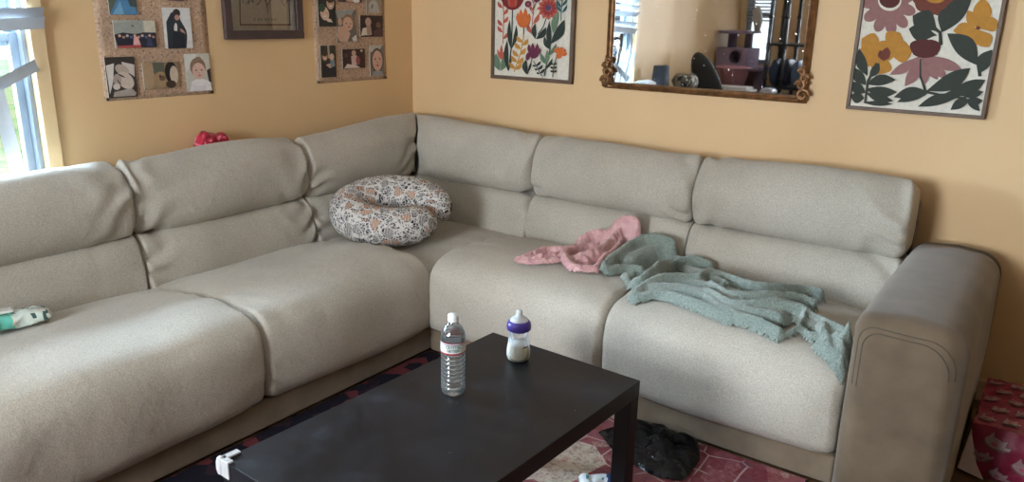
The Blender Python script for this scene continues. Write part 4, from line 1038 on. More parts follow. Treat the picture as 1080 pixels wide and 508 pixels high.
# --- mirror
def wall_mirror():
    pl = YW-.03
    c = [ony(x, y, pl) for x, y in ((641, 0), (861, 0), (850.4, 109.9), (631.8, 92.2))]
    u0, u1, z0, z1 = (c[0].x+c[3].x)/2+.012, (c[1].x+c[2].x)/2-.004, (c[2].z+c[3].z)/2, 1.90
    root = empty('wall_mirror', ((u0+u1)/2, YW, z0), 'large rectangular mirror in an ornate antique gold frame on the back wall', 'mirror')
    m = MB(); w = .032
    # moulded section swept round the rectangle
    sec = [(0, .004), (0, .018), (.004, .026), (.010, .03), (.014, .026), (.018, .022), (.022, .026), (.027, .024), (w, .012), (w, .004)]
    corners = [(u0, z0, 1, 1), (u1, z0, -1, 1), (u1, z1, -1, -1), (u0, z1, 1, -1)]
    vs = []; fs = []; n = len(sec)
    for x, z, sx, sz in corners:
        for a, d in sec: vs.append((x+a*sx, YW-d, z+a*sz))
    for i in range(4):
        for k in range(n): a = i*n; b = ((i+1) % 4)*n; fs.append((a+k, a+(k+1) % n, b+(k+1) % n, b+k))
    m.add(vs, fs); fro = P(m, 'frame', M['gold'], root)
    g_ = MB(); q = w-.003; g_.add([(u0+q, YW-.011, z0+q), (u1-q, YW-.011, z0+q), (u1-q, YW-.011, z1-q), (u0+q, YW-.011, z1-q)], [(0, 1, 2, 3)]); P(g_, 'mirror_glass', M['mirror'], root)
    def scroll(cx, cz, r0, turns, sx, sz, th):
        pts = []; rs = []
        for i in range(40):
            t = i/39; a = t*turns*2*PI; r = r0*(1-.8*t); pts.append((cx+sx*r*math.cos(a), YW-.030-.008*math.sin(t*PI), cz+sz*r*math.sin(a))); rs.append(th*(1.1-.6*t))
        return pts, rs
    for side, ux_ in ((1, u0+w*.5), (-1, u1-w*.5)):
        for zz, up in ((z0, 1), (z1, -1)):
            o = MB()
            for dz, r, sx in ((.035, .026, -1), (.075, .022, 1), (.105, .018, -1), (.13, .014, 1)):
                p, rs = scroll(ux_+sx*side*.006, zz+up*dz, r, 1.4, sx*side, up, .0085); o.tube(p, rs, 8)
            for k in range(7):
                t = k/6; o.tube([(ux_+side*.012*math.sin(t*9)-side*.006, YW-.03, zz+up*(.02+.125*t)), (ux_+side*.02*math.sin(t*9+.8), YW-.034, zz+up*(.032+.125*t))], [.009, .005], 8)
            o.tube([(ux_-side*.018, YW-.028, zz+up*.012), (ux_+side*.004, YW-.033, zz+up*.03), (ux_+side*.016, YW-.032, zz+up*.012), (ux_+side*.06, YW-.031, zz+up*.014)], [.010, .011, .009, .006], 10)
            P(o, 'carved_scroll', M['gold'], root, smooth=True)
    return root
wall_mirror()

# --- photo boards on the left wall
PX = XW+.004
def board(quad, z1, lab):
    c = [onx(x, y, PX) for x, y in quad]; y0 = (c[0].y+c[3].y)/2; y1 = (c[1].y+c[2].y)/2; z0 = (c[2].z+c[3].z)/2
    root = empty('picture_board', (XW, (y0+y1)/2, z0), lab, 'poster')
    mb = MB(); ny, nz = 16, 24; vs = []; fs = []
    for j in range(nz+1):
        for i in range(ny+1):
            u, v = i/ny, j/nz; e = max(0, 1-v*6)*.006*(abs(2*u-1)**2)
            vs.append((XW+.0012+.0009*noise.noise(Vector((u*4, v*5, y0)))+e*.6, y0+(y1-y0)*u, z0+(z1-z0)*v))
    for j in range(nz):
        for i in range(ny): a = j*(ny+1)+i; fs.append((a, a+1, a+ny+2, a+ny+1))
    k0 = len(vs); vs += [(XW+.0003, q[1], q[2]) for q in vs]; fs += [tuple(k0+a for a in reversed(f)) for f in fs]
    rim = list(range(ny+1))+[j*(ny+1)+ny for j in range(1, nz+1)]+[nz*(ny+1)+i for i in range(ny-1, -1, -1)]+[j*(ny+1) for j in range(nz-1, 0, -1)]
    fs += [(a, b, k0+b, k0+a) for a, b in zip(rim, rim[1:]+rim[:1])]
    mb.add(vs, fs); P(mb, 'backing_paper', M['kraft'], root, smooth=True)
    for yy in (y0+.008, y1-.008):
        for zz in (z0+.008, z1-.008):
            p = MB(); ax = Matrix.Rotation(PI/2, 3, 'Y'); p.lathe([(0, 0), (.004, 0), (.006, .004), (.004, .008), (0, .009)], (XW+.006, yy, zz), 12, axis=ax); P(p, 'pin', M['black'], root, smooth=True)
    return root
board([(98, 0), (216, 0), (225.6, 98.4), (111, 107)], 1.85, 'brown speckled photo board next to the window')
board([(330, 0), (406, 0), (407, 83), (334, 88.2)], 1.86, 'brown speckled photo board next to the room corner')
def photo(zoom, rect, lab, bg, shapes, top=None, group='snapshots pinned on the photo boards', rot=0):
    X, Y, S = zoom; x0, y0, x1, y1 = rect; XP = XW+.0085
    a = onx(X+(x0+x1)/2/S, Y+y1/S, XP); l = onx(X+x0/S, Y+(y0+y1)/2/S, XP); r = onx(X+x1/S, Y+(y0+y1)/2/S, XP); t = onx(X+(x0+x1)/2/S, Y+y0/S, XP)
    ya, yb, za, zb = l.y, r.y, a.z, t.z; cy, cz = (ya+yb)/2, (za+zb)/2
    def to3(u, v):
        p, q = ya+(yb-ya)*u-cy, zb-(zb-za)*v-cz
        return Vector((XP, cy+p*math.cos(rot)-q*math.sin(rot), cz+p*math.sin(rot)+q*math.cos(rot)))
    f = Flat(to3, (1, 0, 0)); f.poly([(0, 0), (1, 0), (1, 1), (0, 1)], bg, .35)
    cl = lambda pts: [(min(max(u, 0), 1), min(max(v, 0), 1)) for u, v in pts]
    for s in shapes:
        if s[0] == 'e':
            _, cx, cy_, rx, ry, c = s[:6]; ro = s[6] if len(s) > 6 else 0
            f.poly(cl([(cx+rx*math.cos(k)*math.cos(ro)-ry*math.sin(k)*math.sin(ro), cy_+rx*math.cos(k)*math.sin(ro)+ry*math.sin(k)*math.cos(ro)) for k in (2*PI*i/18 for i in range(18))]), c, .35)
        else: f.poly(cl(s[1]), s[2], .35)
    # thin paper backing
    q = [to3(0, 0), to3(1, 0), to3(1, 1), to3(0, 1)]; b = [p-Vector((.003, 0, 0)) for p in q]
    f.mb.add(q+b, [(4, 5, 6, 7), (0, 1, 5, 4), (1, 2, 6, 5), (2, 3, 7, 6), (3, 0, 4, 7)], flat((230, 228, 222)))
    o = settle(f.mb.build('photo_print', None)); o['label'] = lab; o['category'] = 'photo'; o['group'] = group
    return o
SK, SK2, HR, BK, WH, NV = (216, 174, 152), (190, 148, 130), (70, 52, 42), (28, 28, 32), (232, 230, 226), (40, 44, 62)
Z1 = (90, 0, 4.42)
photo(Z1, (105, -75, 236, 68), 'photo of a flowing blue dress at the top of the left photo board', (96, 108, 96), [('p', [(.0, 1), (.45, .3), (.6, .2), (.95, .75), (1, 1)], (84, 140, 186)), ('e', .5, .35, .14, .18, (110, 160, 200)), ('e', .5, .12, .09, .1, SK), ('p', [(.1, 1), (.42, .55), (.5, 1)], (120, 176, 212)), ('p', [(.7, .5), (1, .4), (1, .75), (.75, .72)], (70, 82, 84))])
photo(Z1, (378, -120, 455, 3), 'photo cut by the top edge of the picture above the embracing couple', (110, 96, 104), [('e', .5, .4, .25, .2, SK), ('p', [(.2, .6), (.8, .6), (.9, 1), (.1, 1)], (92, 66, 84))])
photo(Z1, (366, 36, 494, 225), 'photo of a dark dressed couple embracing against white', (228, 226, 226), [('p', [(.08, 1), (.1, .35), (.3, .12), (.55, .1), (.62, .3), (.8, .55), (.82, .7), (.75, 1)], (44, 54, 66)), ('e', .5, .13, .14, .1, (56, 50, 50)), ('e', .5, .24, .09, .07, SK2), ('e', .42, .5, .06, .13, WH, .2), ('e', .66, .58, .1, .04, SK2, .6), ('p', [(.3, .55), (.72, .62), (.7, 1), (.25, 1)], (30, 40, 54))])
photo(Z1, (134, 95, 328, 222), 'photo of a crowd of seated people under a pale wall', (176, 180, 172), [('p', [(0, .1), (.7, .0), (.7, .5), (0, .55)], (160, 166, 160)), ('p', [(.72, 0), (1, 0), (1, .45), (.74, .5)], (214, 208, 190)), ('p', [(0, .52), (.2, .44), (.5, .5), (.7, .44), (1, .45), (1, 1), (.05, 1)], NV), ('p', [(.05, .92), (.6, .9), (.62, 1), (.06, 1)], (190, 84, 84))] + [('e', .12+.09*i, .56+.05*(i % 2), .035, .05, [SK, SK2, (204, 190, 190), (90, 110, 150)][i % 4]) for i in range(10)] + [('p', [(.42, .9), (.45, .6), (.55, .6), (.6, .9)], (232, 176, 176)), ('p', [(.75, .95), (.78, .65), (.86, .65), (.9, .95)], (60, 70, 110)), ('e', .45, .2, .03, .03, (90, 90, 90))])
photo(Z1, (98, 265, 237, 455), 'black and white photo of a newborn held on a chest', (58, 52, 52), [('p', [(.02, .2), (.3, .15), (.2, .6), (.05, .9)], (222, 216, 210)), ('p', [(.55, .12), (.98, .2), (.95, .5), (.6, .3)], (214, 206, 200)), ('e', .55, .32, .24, .13, (186, 168, 156), .3), ('e', .62, .58, .3, .2, (206, 190, 178), .4), ('e', .35, .55, .14, .14, (176, 158, 148)), ('e', .3, .72, .12, .08, (214, 200, 190)), ('p', [(.2, .85), (.8, .78), (.95, .9), (.9, .97), (.15, .97)], (170, 160, 152)), ('e', .5, .46, .12, .02, BK, .4), ('e', .4, .62, .1, .015, BK, .9)])
photo(Z1, (270, 290, 436, 413), 'photo of furry dogs beside a dark haired head', (150, 126, 100), [('e', .12, .45, .22, .55, (176, 148, 118)), ('p', [(.28, 0), (.6, 0), (.6, .5), (.3, .5)], (96, 100, 90)), ('e', .48, .65, .22, .3, (164, 136, 104)), ('e', .52, .6, .09, .1, (110, 84, 62)), ('e', .78, .4, .18, .42, BK), ('e', .86, .5, .12, .35, (206, 188, 168)), ('e', .75, .85, .15, .15, HR), ('e', .46, .52, .03, .04, BK)])
photo(Z1, (468, 250, 583, 424), 'photo of a small child with light hair in a white top', (206, 202, 190), [('p', [(0, 0), (.5, 0), (.25, .3), (0, .5)], (224, 224, 218)), ('p', [(.85, .45), (1, .4), (1, .8), (.9, .75)], (60, 50, 50)), ('e', .5, .36, .32, .26, (142, 116, 96)), ('e', .52, .46, .26, .22, (222, 186, 170)), ('e', .55, .14, .12, .06, (150, 124, 100)), ('e', .42, .44, .035, .02, HR), ('e', .64, .44, .035, .02, HR), ('e', .54, .58, .07, .02, (186, 110, 106)), ('e', .53, .51, .03, .03, (204, 160, 146)), ('p', [(.1, 1), (.2, .74), (.4, .68), (.7, .68), (.95, .78), (1, 1)], (236, 232, 232)), ('p', [(.25, 1), (.3, .85), (.75, .85), (.8, 1)], (228, 222, 228))])
Z2 = (325, 0, 5.52)
photo(Z2, (58, -45, 160, 154), 'photo of two smiling faces close together at the left of the second board', (42, 46, 46), [('e', .35, .62, .26, .2, (224, 190, 170), .3), ('e', .7, .32, .22, .18, (206, 168, 146)), ('e', .7, .18, .24, .12, HR), ('e', .2, .45, .2, .12, (60, 84, 66)), ('p', [(.4, .75), (.7, .78), (.8, .88), (.5, .86)], (226, 208, 196)), ('e', .27, .58, .03, .015, BK), ('e', .45, .6, .03, .015, BK), ('e', .36, .7, .09, .025, WH), ('e', .63, .3, .03, .015, BK), ('e', .78, .3, .03, .015, BK), ('e', .7, .4, .08, .02, WH)])
photo(Z2, (170, -90, 312, 14), 'photo cut by the top edge of the picture on the second board', (96, 66, 66), [('e', .5, .85, .2, .12, SK), ('e', .75, .9, .15, .1, WH), ('e', .25, .8, .12, .12, BK)])
photo(Z2, (338, -60, 420, 75), 'photo of a grey kneeling figure at the top right of the second board', (150, 140, 128), [('e', .5, .75, .35, .3, (196, 190, 180)), ('e', .62, .35, .18, .14, (170, 156, 140)), ('p', [(.1, 1), (.3, .6), (.8, .6), (.95, 1)], (186, 180, 172)), ('e', .4, .72, .06, .1, (120, 116, 110))])
photo(Z2, (164, 58, 276, 243), 'tilted photo of a bare shouldered baby on a grey sheet', (110, 104, 96), [('p', [(0, 0), (1, 0), (.8, .2), (.1, .25)], (158, 160, 156)), ('e', .62, .38, .3, .25, (150, 116, 92)), ('e', .6, .44, .26, .22, (214, 172, 148)), ('p', [(.05, .5), (.4, .5), (.7, .75), (.5, 1), (.1, .98), (.0, .8)], (210, 170, 148)), ('e', .2, .35, .1, .12, (206, 166, 144)), ('e', .52, .42, .03, .02, BK), ('e', .72, .44, .03, .02, BK), ('e', .64, .54, .07, .025, (170, 96, 90)), ('p', [(.75, .9), (1, .8), (1, 1), (.8, 1)], (228, 222, 216))], rot=.06)
photo(Z2, (303, 90, 434, 214), 'dark photo of two people beside a white draped shape', (50, 36, 38), [('p', [(.02, .95), (.1, .6), (.3, .55), (.4, .9)], (226, 214, 204)), ('e', .35, .3, .13, .2, (196, 160, 144)), ('p', [(.25, .5), (.45, .45), (.5, .9), (.3, .95)], (172, 144, 130)), ('e', .8, .45, .11, .14, (120, 84, 74)), ('p', [(.6, .7), (.95, .6), (1, .95), (.6, 1)], (92, 60, 62))])
photo(Z2, (74, 265, 162, 450), 'photo of a person in black holding a baby by a window', (56, 52, 44), [('p', [(.45, 0), (.6, 0), (.58, .4), (.48, .4)], (168, 160, 146)), ('e', .27, .34, .17, .13, (206, 164, 140)), ('e', .27, .24, .19, .09, HR), ('e', .72, .36, .16, .11, (212, 176, 154)), ('p', [(.05, 1), (.12, .52), (.5, .6), (.9, .55), (1, 1)], (24, 28, 38)), ('p', [(.3, .6), (.6, .72), (.7, .65), (.6, .56)], (210, 170, 148)), ('p', [(.6, .48), (.9, .45), (.92, .65), (.65, .7)], (120, 140, 150)), ('e', .22, .33, .025, .015, BK), ('e', .34, .33, .025, .015, BK), ('e', .28, .4, .06, .015, WH)])
photo(Z2, (200, 285, 330, 398), 'dark photo of a seated person with pale flowers in front', (58, 34, 36), [('e', .5, .2, .1, .14, (196, 158, 140)), ('p', [(.38, .35), (.62, .32), (.75, .8), (.4, .85)], (206, 178, 168)), ('e', .68, .6, .1, .22, (150, 70, 80)), ('p', [(.05, .98), (.2, .75), (.6, .85), (.8, .98)], (222, 204, 196)), ('e', .85, .1, .06, .06, (220, 200, 170)), ('e', .15, .3, .08, .12, (90, 60, 56))])
photo(Z2, (360, 265, 442, 440), 'close up photo of a round cheeked baby in a grey hood', (128, 118, 108), [('p', [(0, 0), (.9, 0), (.6, .2), (0, .2)], (190, 190, 186)), ('e', .5, .5, .45, .42, (86, 76, 72)), ('e', .52, .5, .36, .34, (216, 172, 156)), ('e', .36, .44, .05, .025, BK), ('e', .68, .44, .05, .025, BK), ('e', .52, .56, .06, .03, (192, 140, 126)), ('e', .52, .66, .1, .03, (176, 96, 92)), ('p', [(.1, 1), (.25, .84), (.75, .84), (.95, 1)], (150, 152, 156))])

# --- framed drawing between the boards
def drawing():
    D = .026; pl = XW+D
    c = [onx(x, y, pl) for x, y in ((236, 0), (320, 0), (321, 40.9), (239, 41.7))]
    y0, y1, z0, z1 = (c[0].y+c[3].y)/2, (c[1].y+c[2].y)/2, (c[2].z+c[3].z)/2, 1.87
    root = empty('framed_drawing', (XW, (y0+y1)/2, z0), 'plum brown framed botanical drawing under glass between the two photo boards', 'picture')
    m = MB(); w = .04; frame_rect(m, XW, 'x', y0, y1, z0, z1, w, D); P(m, 'frame', M['mauve_frame'], root, bevel=.004)
    f = Flat(lambda a, b: onx(236+a/11.04, b/11.04, XW+.010), (1, 0, 0))
    b = MB(); b.box((XW+.003, y0+w-.004, z0+w-.004), (XW+.0095, y1-w+.004, z1-w+.004)); P(b, 'mat_board', flat((216, 206, 196)), root)
    MR = (104, 66, 66)
    f.strip([(180, -900), (188, 150), (192, 290)], 14, MR); f.strip([(185, 288), (785, 288)], 16, MR); f.strip([(772, 290), (768, 150), (760, -900)], 14, MR)
    ink = (82, 76, 74)
    f.strip([(510, 160), (505, 70), (480, -10), (440, -200)], [6, 12, 14, 10], ink); f.strip([(505, 60), (560, -20), (600, -160)], [10, 8, 6], ink); f.strip([(385, 60), (430, 10), (470, -60)], [16, 10, 6], ink)
    f.strip([(660, -10), (705, 70), (735, 20), (745, -60)], [6, 10, 8, 5], ink); f.strip([(230, 40), (215, -20), (190, -120)], [8, 8, 5], ink); f.strip([(250, 60), (300, -10)], [6, 8], ink)
    for x, y, a in ((440, -210, .4), (600, -170, 1), (470, -70, 2), (745, -70, .5), (200, -130, 1.5), (300, -20, .8), (560, -300, 0), (380, -350, 1)): f.petals(x, y, 70, 6, 26, (120, 112, 106), a, a+2*PI, 10)
    for k in range(7):      # small faint lettering too blurred to read
        x = 352+40*k; f.strip([(x, 212), (x, 246)], 9, (120, 124, 118)); f.strip([(x, 216), (x+16, 216)], 6, (126, 130, 124))
        if k % 2: f.strip([(x+16, 214), (x+16, 244)], 7, (124, 128, 122))
    f.build('printed_stems', root)
    g_ = MB(); g_.add([(XW+.018, y0+w-.002, z0+w-.002), (XW+.018, y1-w+.002, z0+w-.002), (XW+.018, y1-w+.002, z1-w+.002), (XW+.018, y0+w-.002, z1-w+.002)], [(0, 1, 2, 3)]); P(g_, 'glass', M['picglass'], root)
drawing()

# ------------------------------------------------------------------ broken blind in the window
def slat_mesh(mb, p, q, w=.05, tilt=0., n=8, sag=0):
    p, q = Vector(p), Vector(q); d = (q-p); l = d.length; d.normalize(); side = Vector((1, 0, 0)); nr = d.cross(side).normalized()
    if nr.z < 0: nr = -nr
    side2 = side*math.cos(tilt)+nr*math.sin(tilt); up = nr*math.cos(tilt)-side*math.sin(tilt)
    vs = []; fs = []
    for i in range(n+1):
        t = i/n
        for s in (-1, -.5, 0, .5, 1):
            vs.append(p+d*l*t+side2*(s*w/2)+up*(.004*(1-s*s))-Vector((0, 0, sag*math.sin(PI*t))))
    for i in range(n):
        for k in range(4): a = i*5+k; fs.append((a, a+1, a+6, a+5))
    k0 = len(vs); vs2 = [v-up*.0025 for v in vs]
    mb.add(vs+vs2, fs+[tuple(k0+a for a in reversed(f)) for f in fs])
def blind():
    bx = XW-.012+.045
    root = empty('window_blind', (bx, (WY0+WY1)/2, WZ1), 'broken white slatted blind with drooping slats hanging in the window', 'blind')
    m = MB(); m.box((XW+.001, WY0-.01, WZ1-.03), (XW+.06, WY1+.03, WZ1+.03)); P(m, 'head_rail', M['slat'], root, bevel=.004)
    def S(p, q, tilt=.5, sag=0, w=.048): mb = MB(); slat_mesh(mb, p, q, w, tilt, 8, sag); P(mb, 'slat', M['slat'], root, smooth=True)
    e1, e2 = onx(46, 14, bx), onx(47, 23.5, bx)
    for k in range(9):    # still level slats towards the top
        z = 1.50+.052*k; S((bx, WY0+.02, z-.012+.002*k), (bx, WY1+.02, z), .9)
    S((bx, WY0+.05, e1.z-.03), (bx, e1.y, e1.z), 1.1); S((bx, WY0+.04, e2.z-.05), (bx, e2.y, e2.z), 1.1)
    d1 = onx(39, 68, bx); S((bx, .75, d1.z-.30), (bx, d1.y, d1.z), 1.2)
    a = onx(-4, 95, bx); b = onx(19, 182, bx); S(a, b, 1.2)
    for k in range(13):   # fan of fallen slats at the far side of the window
        y = .72+.03*k; S((bx+.002*k-.01, y, .80+.01*(k % 3)), (bx+.002*k-.01, y-.09-.012*(k % 4), 1.16+.02*(k % 5)), 1.25, 0, .022)
    for yy in (.78, 1.2):
        m = MB(); m.tube([(bx, yy, WZ1-.02), (bx+.003, yy+.005, 1.6), (bx, yy, 1.36)], .0014, 6); P(m, 'cord', M['slat'], root)
blind()

# ------------------------------------------------------------------ things at the other end of the room, seen in the mirror
def far_things():
    # side table at the end of the sofa with a white dome and a grey shade lamp
    y = .36
    p = mir(697, 93, y); p2 = mir(697, 69, y)
    tz_ = p.z-.03; tx = XW+.25
    t = empty('side_table', (tx, .26, 0), 'small dark side table at the left wall reflected in the mirror', 'table')
    m = MB(); m.box((tx-.235, .02, tz_-.03), (tx+.235, .50, tz_)); P(m, 'tabletop', M['table_leg'], t, bevel=.003)
    for sx in (-1, 1):
        for sy in (-1, 1): m = MB(); m.box((tx+sx*.2-.02, .26+sy*.2-.02, .001), (tx+sx*.2+.02, .26+sy*.2+.02, tz_-.031)); P(m, 'leg', M['table_leg'], t)
    lamp = empty('table_lamp', (p.x, y, tz_), 'table lamp with a dark grey tapered shade reflected in the mirror', 'lamp')
    hw = min((mir(706, 80, y).x-mir(688, 80, y).x)/2, p.x-XW-.008)
    m = MB(); m.lathe([(.0, .001), (.05, .001), (.05, .01), (.012, .02), (.01, .06)], (p.x, y, tz_), 20); P(m, 'lamp_base', M['metal_black'], lamp, smooth=True)
    m = MB(); m.lathe([(hw, .035), (hw*.82, p2.z-tz_), (hw*.8, p2.z-tz_-.003), (hw*.97, .035)], (p.x, y, tz_), 28); P(m, 'lamp_shade', mat('grey_shade', (78, 86, 100), .8), lamp, smooth=True)
    zt_ = seat_z(XW+.17, .72, 1.3)
    m = MB(); vs, fs = pillowbox(.13, .2, .06, 12, 2.4); m.add([(x+XW+.17, y_+.72, z+zt_+.02) for x, y_, z in vs], fs); crumple(m, .006, 20, 6)
    zmin = min(v.z for v in m.v); m.v = [v+Vector((0, 0, zt_+.012-zmin)) for v in m.v]
    o = settle(m.build('white_towel', flat((226, 228, 230), .8), smooth=True)); tag(o, 'folded white towel on top of the sofa back reflected in the mirror', 'towel')
    # chair with a tall black oval back
    y = -.35
    a, b = mir(738, 57, y), mir(749, 94, y)
    ch = empty('desk_chair', (b.x, y, 0), 'chair with a black oval back reflected in the mirror', 'chair')
    axis = (a-b).normalized(); cen = (a+b)/2-axis*.12; m = MB(); vs = []; fs = []; sd = Vector((.92, -.39, 0)).normalized(); nrm_ = axis.cross(sd).normalized()
    hl = (a-b).length/2+.14
    for j in range(9):
        ph = -PI/2+PI*j/8
        for i in range(28):
            th = 2*PI*i/28; vs.append(cen+(axis*hl*math.sin(th)+sd*.13*math.cos(th))*math.cos(ph)**.5+nrm_*.035*math.sin(ph))
    for j in range(8):
        for i in range(28): fs.append((j*28+i, j*28+(i+1) % 28, (j+1)*28+(i+1) % 28, (j+1)*28+i))
    m.add(vs, fs); P(m, 'backrest', M['black'], ch, smooth=True)
    m = MB(); m.lathe([(0, .47), (.2, .465), (.22, .44), (.2, .41), (0, .405)], (b.x+.08, y, 0), 28); P(m, 'seat', M['black'], ch, smooth=True)
    m = MB(); m.tube([(b.x+.08, y, .40), (b.x+.08, y, .10)], .025, 12); P(m, 'pedestal', M['metal_black'], ch, smooth=True)
    for k in range(5):
        an = 2*PI*k/5; m = MB(); m.tube([(b.x+.08, y, .10), (b.x+.08+.22*math.cos(an), y+.22*math.sin(an), .03)], [.022, .016], 8); m.lathe([(0, 0), (.02, .003), (.026, .018), (.02, .036), (0, .04)], (b.x+.08+.22*math.cos(an), y+.22*math.sin(an), .001), 12); P(m, 'leg', M['metal_black'], ch, smooth=True)
    # desk with papers, camouflage bag, basket
    yd = -.72
    dz = mir(775, 97, yd).z
    x0, x1 = XW+.05, mir(842, 95, yd).x-.15
    t = empty('desk', ((x0+x1)/2, yd, 0), 'long dark desk along the far end of the room reflected in the mirror', 'desk')
    m = MB(); m.box((x0, yd-.30, dz-.03), (x1, yd+.22, dz)); P(m, 'desktop', M['table_leg'], t, bevel=.003)
    for sx in (x0+.03, x1-.03):
        for sy in (-.27, .19): m = MB(); m.box((sx-.02, yd+sy-.02, .001), (sx+.02, yd+sy+.02, dz-.031)); P(m, 'leg', M['table_leg'], t)
    for k, (pa, pb) in enumerate(((750, 788), (756, 796), (760, 792))):
        xa, xb = mir(pa, 92, yd+.1).x, mir(pb, 92, yd+.1).x; mm = MB(); mm.box((xa, yd+.0, dz+.001+.022*k), (xb, yd+.2, dz+.022*(k+1))); o = settle(mm.build('white_box', flat((228, 230, 230), .5), bevel=.003)); tag(o, ['lowest', 'middle', 'topmost'][k]+' of the flat white boxes piled on the desk in the mirror', 'box', 'flat white boxes on the desk')
    xc = mir(815, 93, yd).x; mm = MB(); vs, fs = pillowbox(.10, .13, .07, 10, 2.6); mm.add([(x*1.2+xc, yy*1.1+yd+.1, z+dz+.04) for x, yy, z in vs], fs); o = settle(mm.build('clear_bag', flat((176, 176, 184), .2), smooth=True)); tag(o, 'greyish clear plastic bag on the desk reflected in the mirror', 'bag')
    # pink laundry basket
    xa, xb = mir(752, 72, yd-.05).x, mir(786, 72, yd-.05).x; zt = mir(768, 71, yd-.05).z; cx = (xa+xb)/2; hw = (xb-xa)/2; yb_ = yd-.06-hw*.4
    bk = MB(); bk.lathe([(hw*.6, dz+.002), (hw*.98, zt), (hw*1.04, zt+.006), (hw*1.04, zt-.012), (hw*.93, zt-.02), (hw*.55, dz+.008), (0, dz+.008)], (cx, yd-.21, 0), 32)
    o = settle(bk.build('pink_basket', mat('dusty_pink_plastic', (176, 126, 138), .5), smooth=True)); tag(o, 'dusty pink basket with a flared rim reflected in the mirror', 'basket')
    # camouflage bundle
    xa = mir(723, 90, .14); mm = MB(); vs, fs = pillowbox(.2, .17, .15, 12, 2.4); mm.add([(x+xa.x, yy+.13, z+tz_) for x, yy, z in vs], fs); crumple(mm, .02, 14, 3)
    cm = [(118, 110, 92), (70, 66, 56), (160, 150, 128), (40, 40, 38)]; mm.mats = [flat(c) for c in cm]
    for i, f in enumerate(mm.f):
        q = sum((mm.v[a_] for a_ in f), Vector())/len(f); v = noise.noise(q*22); mm.mi[i] = 0 if v > .2 else 1 if v > 0 else 2 if v > -.25 else 3
    zmin = min(v.z for v in mm.v); mm.v = [v+Vector((0, -.0, tz_+.001-zmin)) for v in mm.v]
    o = settle(mm.build('camouflage_bundle', None, smooth=True)); tag(o, 'camouflage patterned bundle beside the black chair back in the mirror', 'bundle')
    # cat tree
    yc = -1.42; mv = mat('mauve_carpet', (150, 132, 152), .95, (132, 116, 136), 40, .5, 120)
    xl, xr = XW+.03, mir(797, 40, yc).x; zp = mir(778, 32, yc).z; zb = mir(778, 50, yc).z; zc = mir(778, 69, yc).z
    ct = empty('cat_tree', ((xl+xr)/2, yc, 0), 'mauve carpeted cat tree with a round hole house and a top platform in the mirror', 'cat tree')
    def bxp(nm, x0, x1, y0, y1, z0, z1, mt=mv): m = MB(); m.box((x0, y0, z0), (x1, y1, z1)); return P(m, nm, mt, ct, bevel=.008)
    bxp('top_platform', xl, xr, yc-.2, yc+.2, zp-.03, zp)
    for pa, pb in ((769, 778), (787, 795)):
        m = MB(); xa_, xb_ = mir(pa, 42, yc).x, mir(pb, 42, yc).x; m.tube([((xa_+xb_)/2, yc, zb), ((xa_+xb_)/2, yc, zp-.031)], (xb_-xa_)/2, 16); P(m, 'post', mat('dark_mauve_sisal', (110, 98, 120), .95), ct, smooth=True)
    # house with a round hole
    m = MB(); hx = mir(783, 58, yc).x; hz = (zb+zc)/2; R_ = min((zb-zc)*.36, .09); n = 32; yf = yc+.2
    sq = []
    for i in range(n):
        an = 2*PI*i/n; c_, s_ = math.cos(an), math.sin(an); k = 1/max(abs(c_), abs(s_)); X_ = min(max(hx+c_*k*.3, xl), xr); Z_ = hz+s_*k*(zb-zc)/2
        Z_ = min(max(Z_, zc), zb); sq.append((X_, yf, Z_))
    ci = [(hx+R_*math.cos(2*PI*i/n), yf, hz+R_*math.sin(2*PI*i/n)) for i in range(n)]; cb = [(x, yc+.02, z) for x, _, z in ci]
    m.add(sq+ci+cb, [(i, (i+1) % n, n+(i+1) % n, n+i) for i in range(n)]+[(n+i, n+(i+1) % n, 2*n+(i+1) % n, 2*n+i) for i in range(n)]+[tuple(2*n+i for i in range(n))])
    m.add([(xl, yf, zc), (xr, yf, zc), (xr, yf, zb), (xl, yf, zb), (xl, yc-.2, zc), (xr, yc-.2, zc), (xr, yc-.2, zb), (xl, yc-.2, zb)], [(4, 5, 6, 7), (0, 1, 5, 4), (1, 2, 6, 5), (2, 3, 7, 6), (3, 0, 4, 7)])
    P(m, 'cat_house', mv, ct)
    xr2 = mir(808, 75, yc).x
    bxp('lower_platform', xl, xr2, yc-.22, yc+.22, zc-.04, zc-.001); bxp('base', xl, xr2, yc-.22, yc+.22, .001, .05)
    for px_ in (xl+.06, xr2-.06): m = MB(); m.tube([(px_, yc, .05), (px_, yc, zc-.041)], .05, 16); P(m, 'post', mv, ct, smooth=True)
    bxp('back_panel', xl+.1, xr2-.1, yc-.2, yc-.17, .05, zc-.041)
    zt = mir(802, 6, yc+.1); m = MB(); q0 = mir(801, 36, yc+.1)
    m.tube([(q0.x, yc+.16, zp+.001), (q0.x, yc+.16, zp+.1), (zt.x, yc+.16, zt.z-.05), (zt.x, yc+.16, zt.z)], [.03, .05, .045, .012], 14)
    P(m, 'plush_tail', flat((168, 160, 150)), ct, smooth=True)
    # black metal rack
    yr = -1.12
    xs_ = [mir(812, 40, yr).x, mir(829, 40, yr).x, mir(850, 40, yr).x+.1]; zs = mir(825, 47, yr).z
    rk = empty('metal_rack', (xs_[1], yr, 0), 'tall black metal shelf rack reflected at the right of the mirror', 'rack')
    for x in xs_:
        for dy in (0, -.4):
            m = MB(); m.tube([(x, yr+dy, .001), (x, yr+dy, 1.95)], .02, 12)
            for zz in (.3, .6, .9, 1.2, 1.5): m.lathe([(.02, -.015), (.028, -.01), (.028, .01), (.02, .015)], (x, yr+dy, zz), 12)
            P(m, 'post', M['metal_black'], rk, smooth=True)
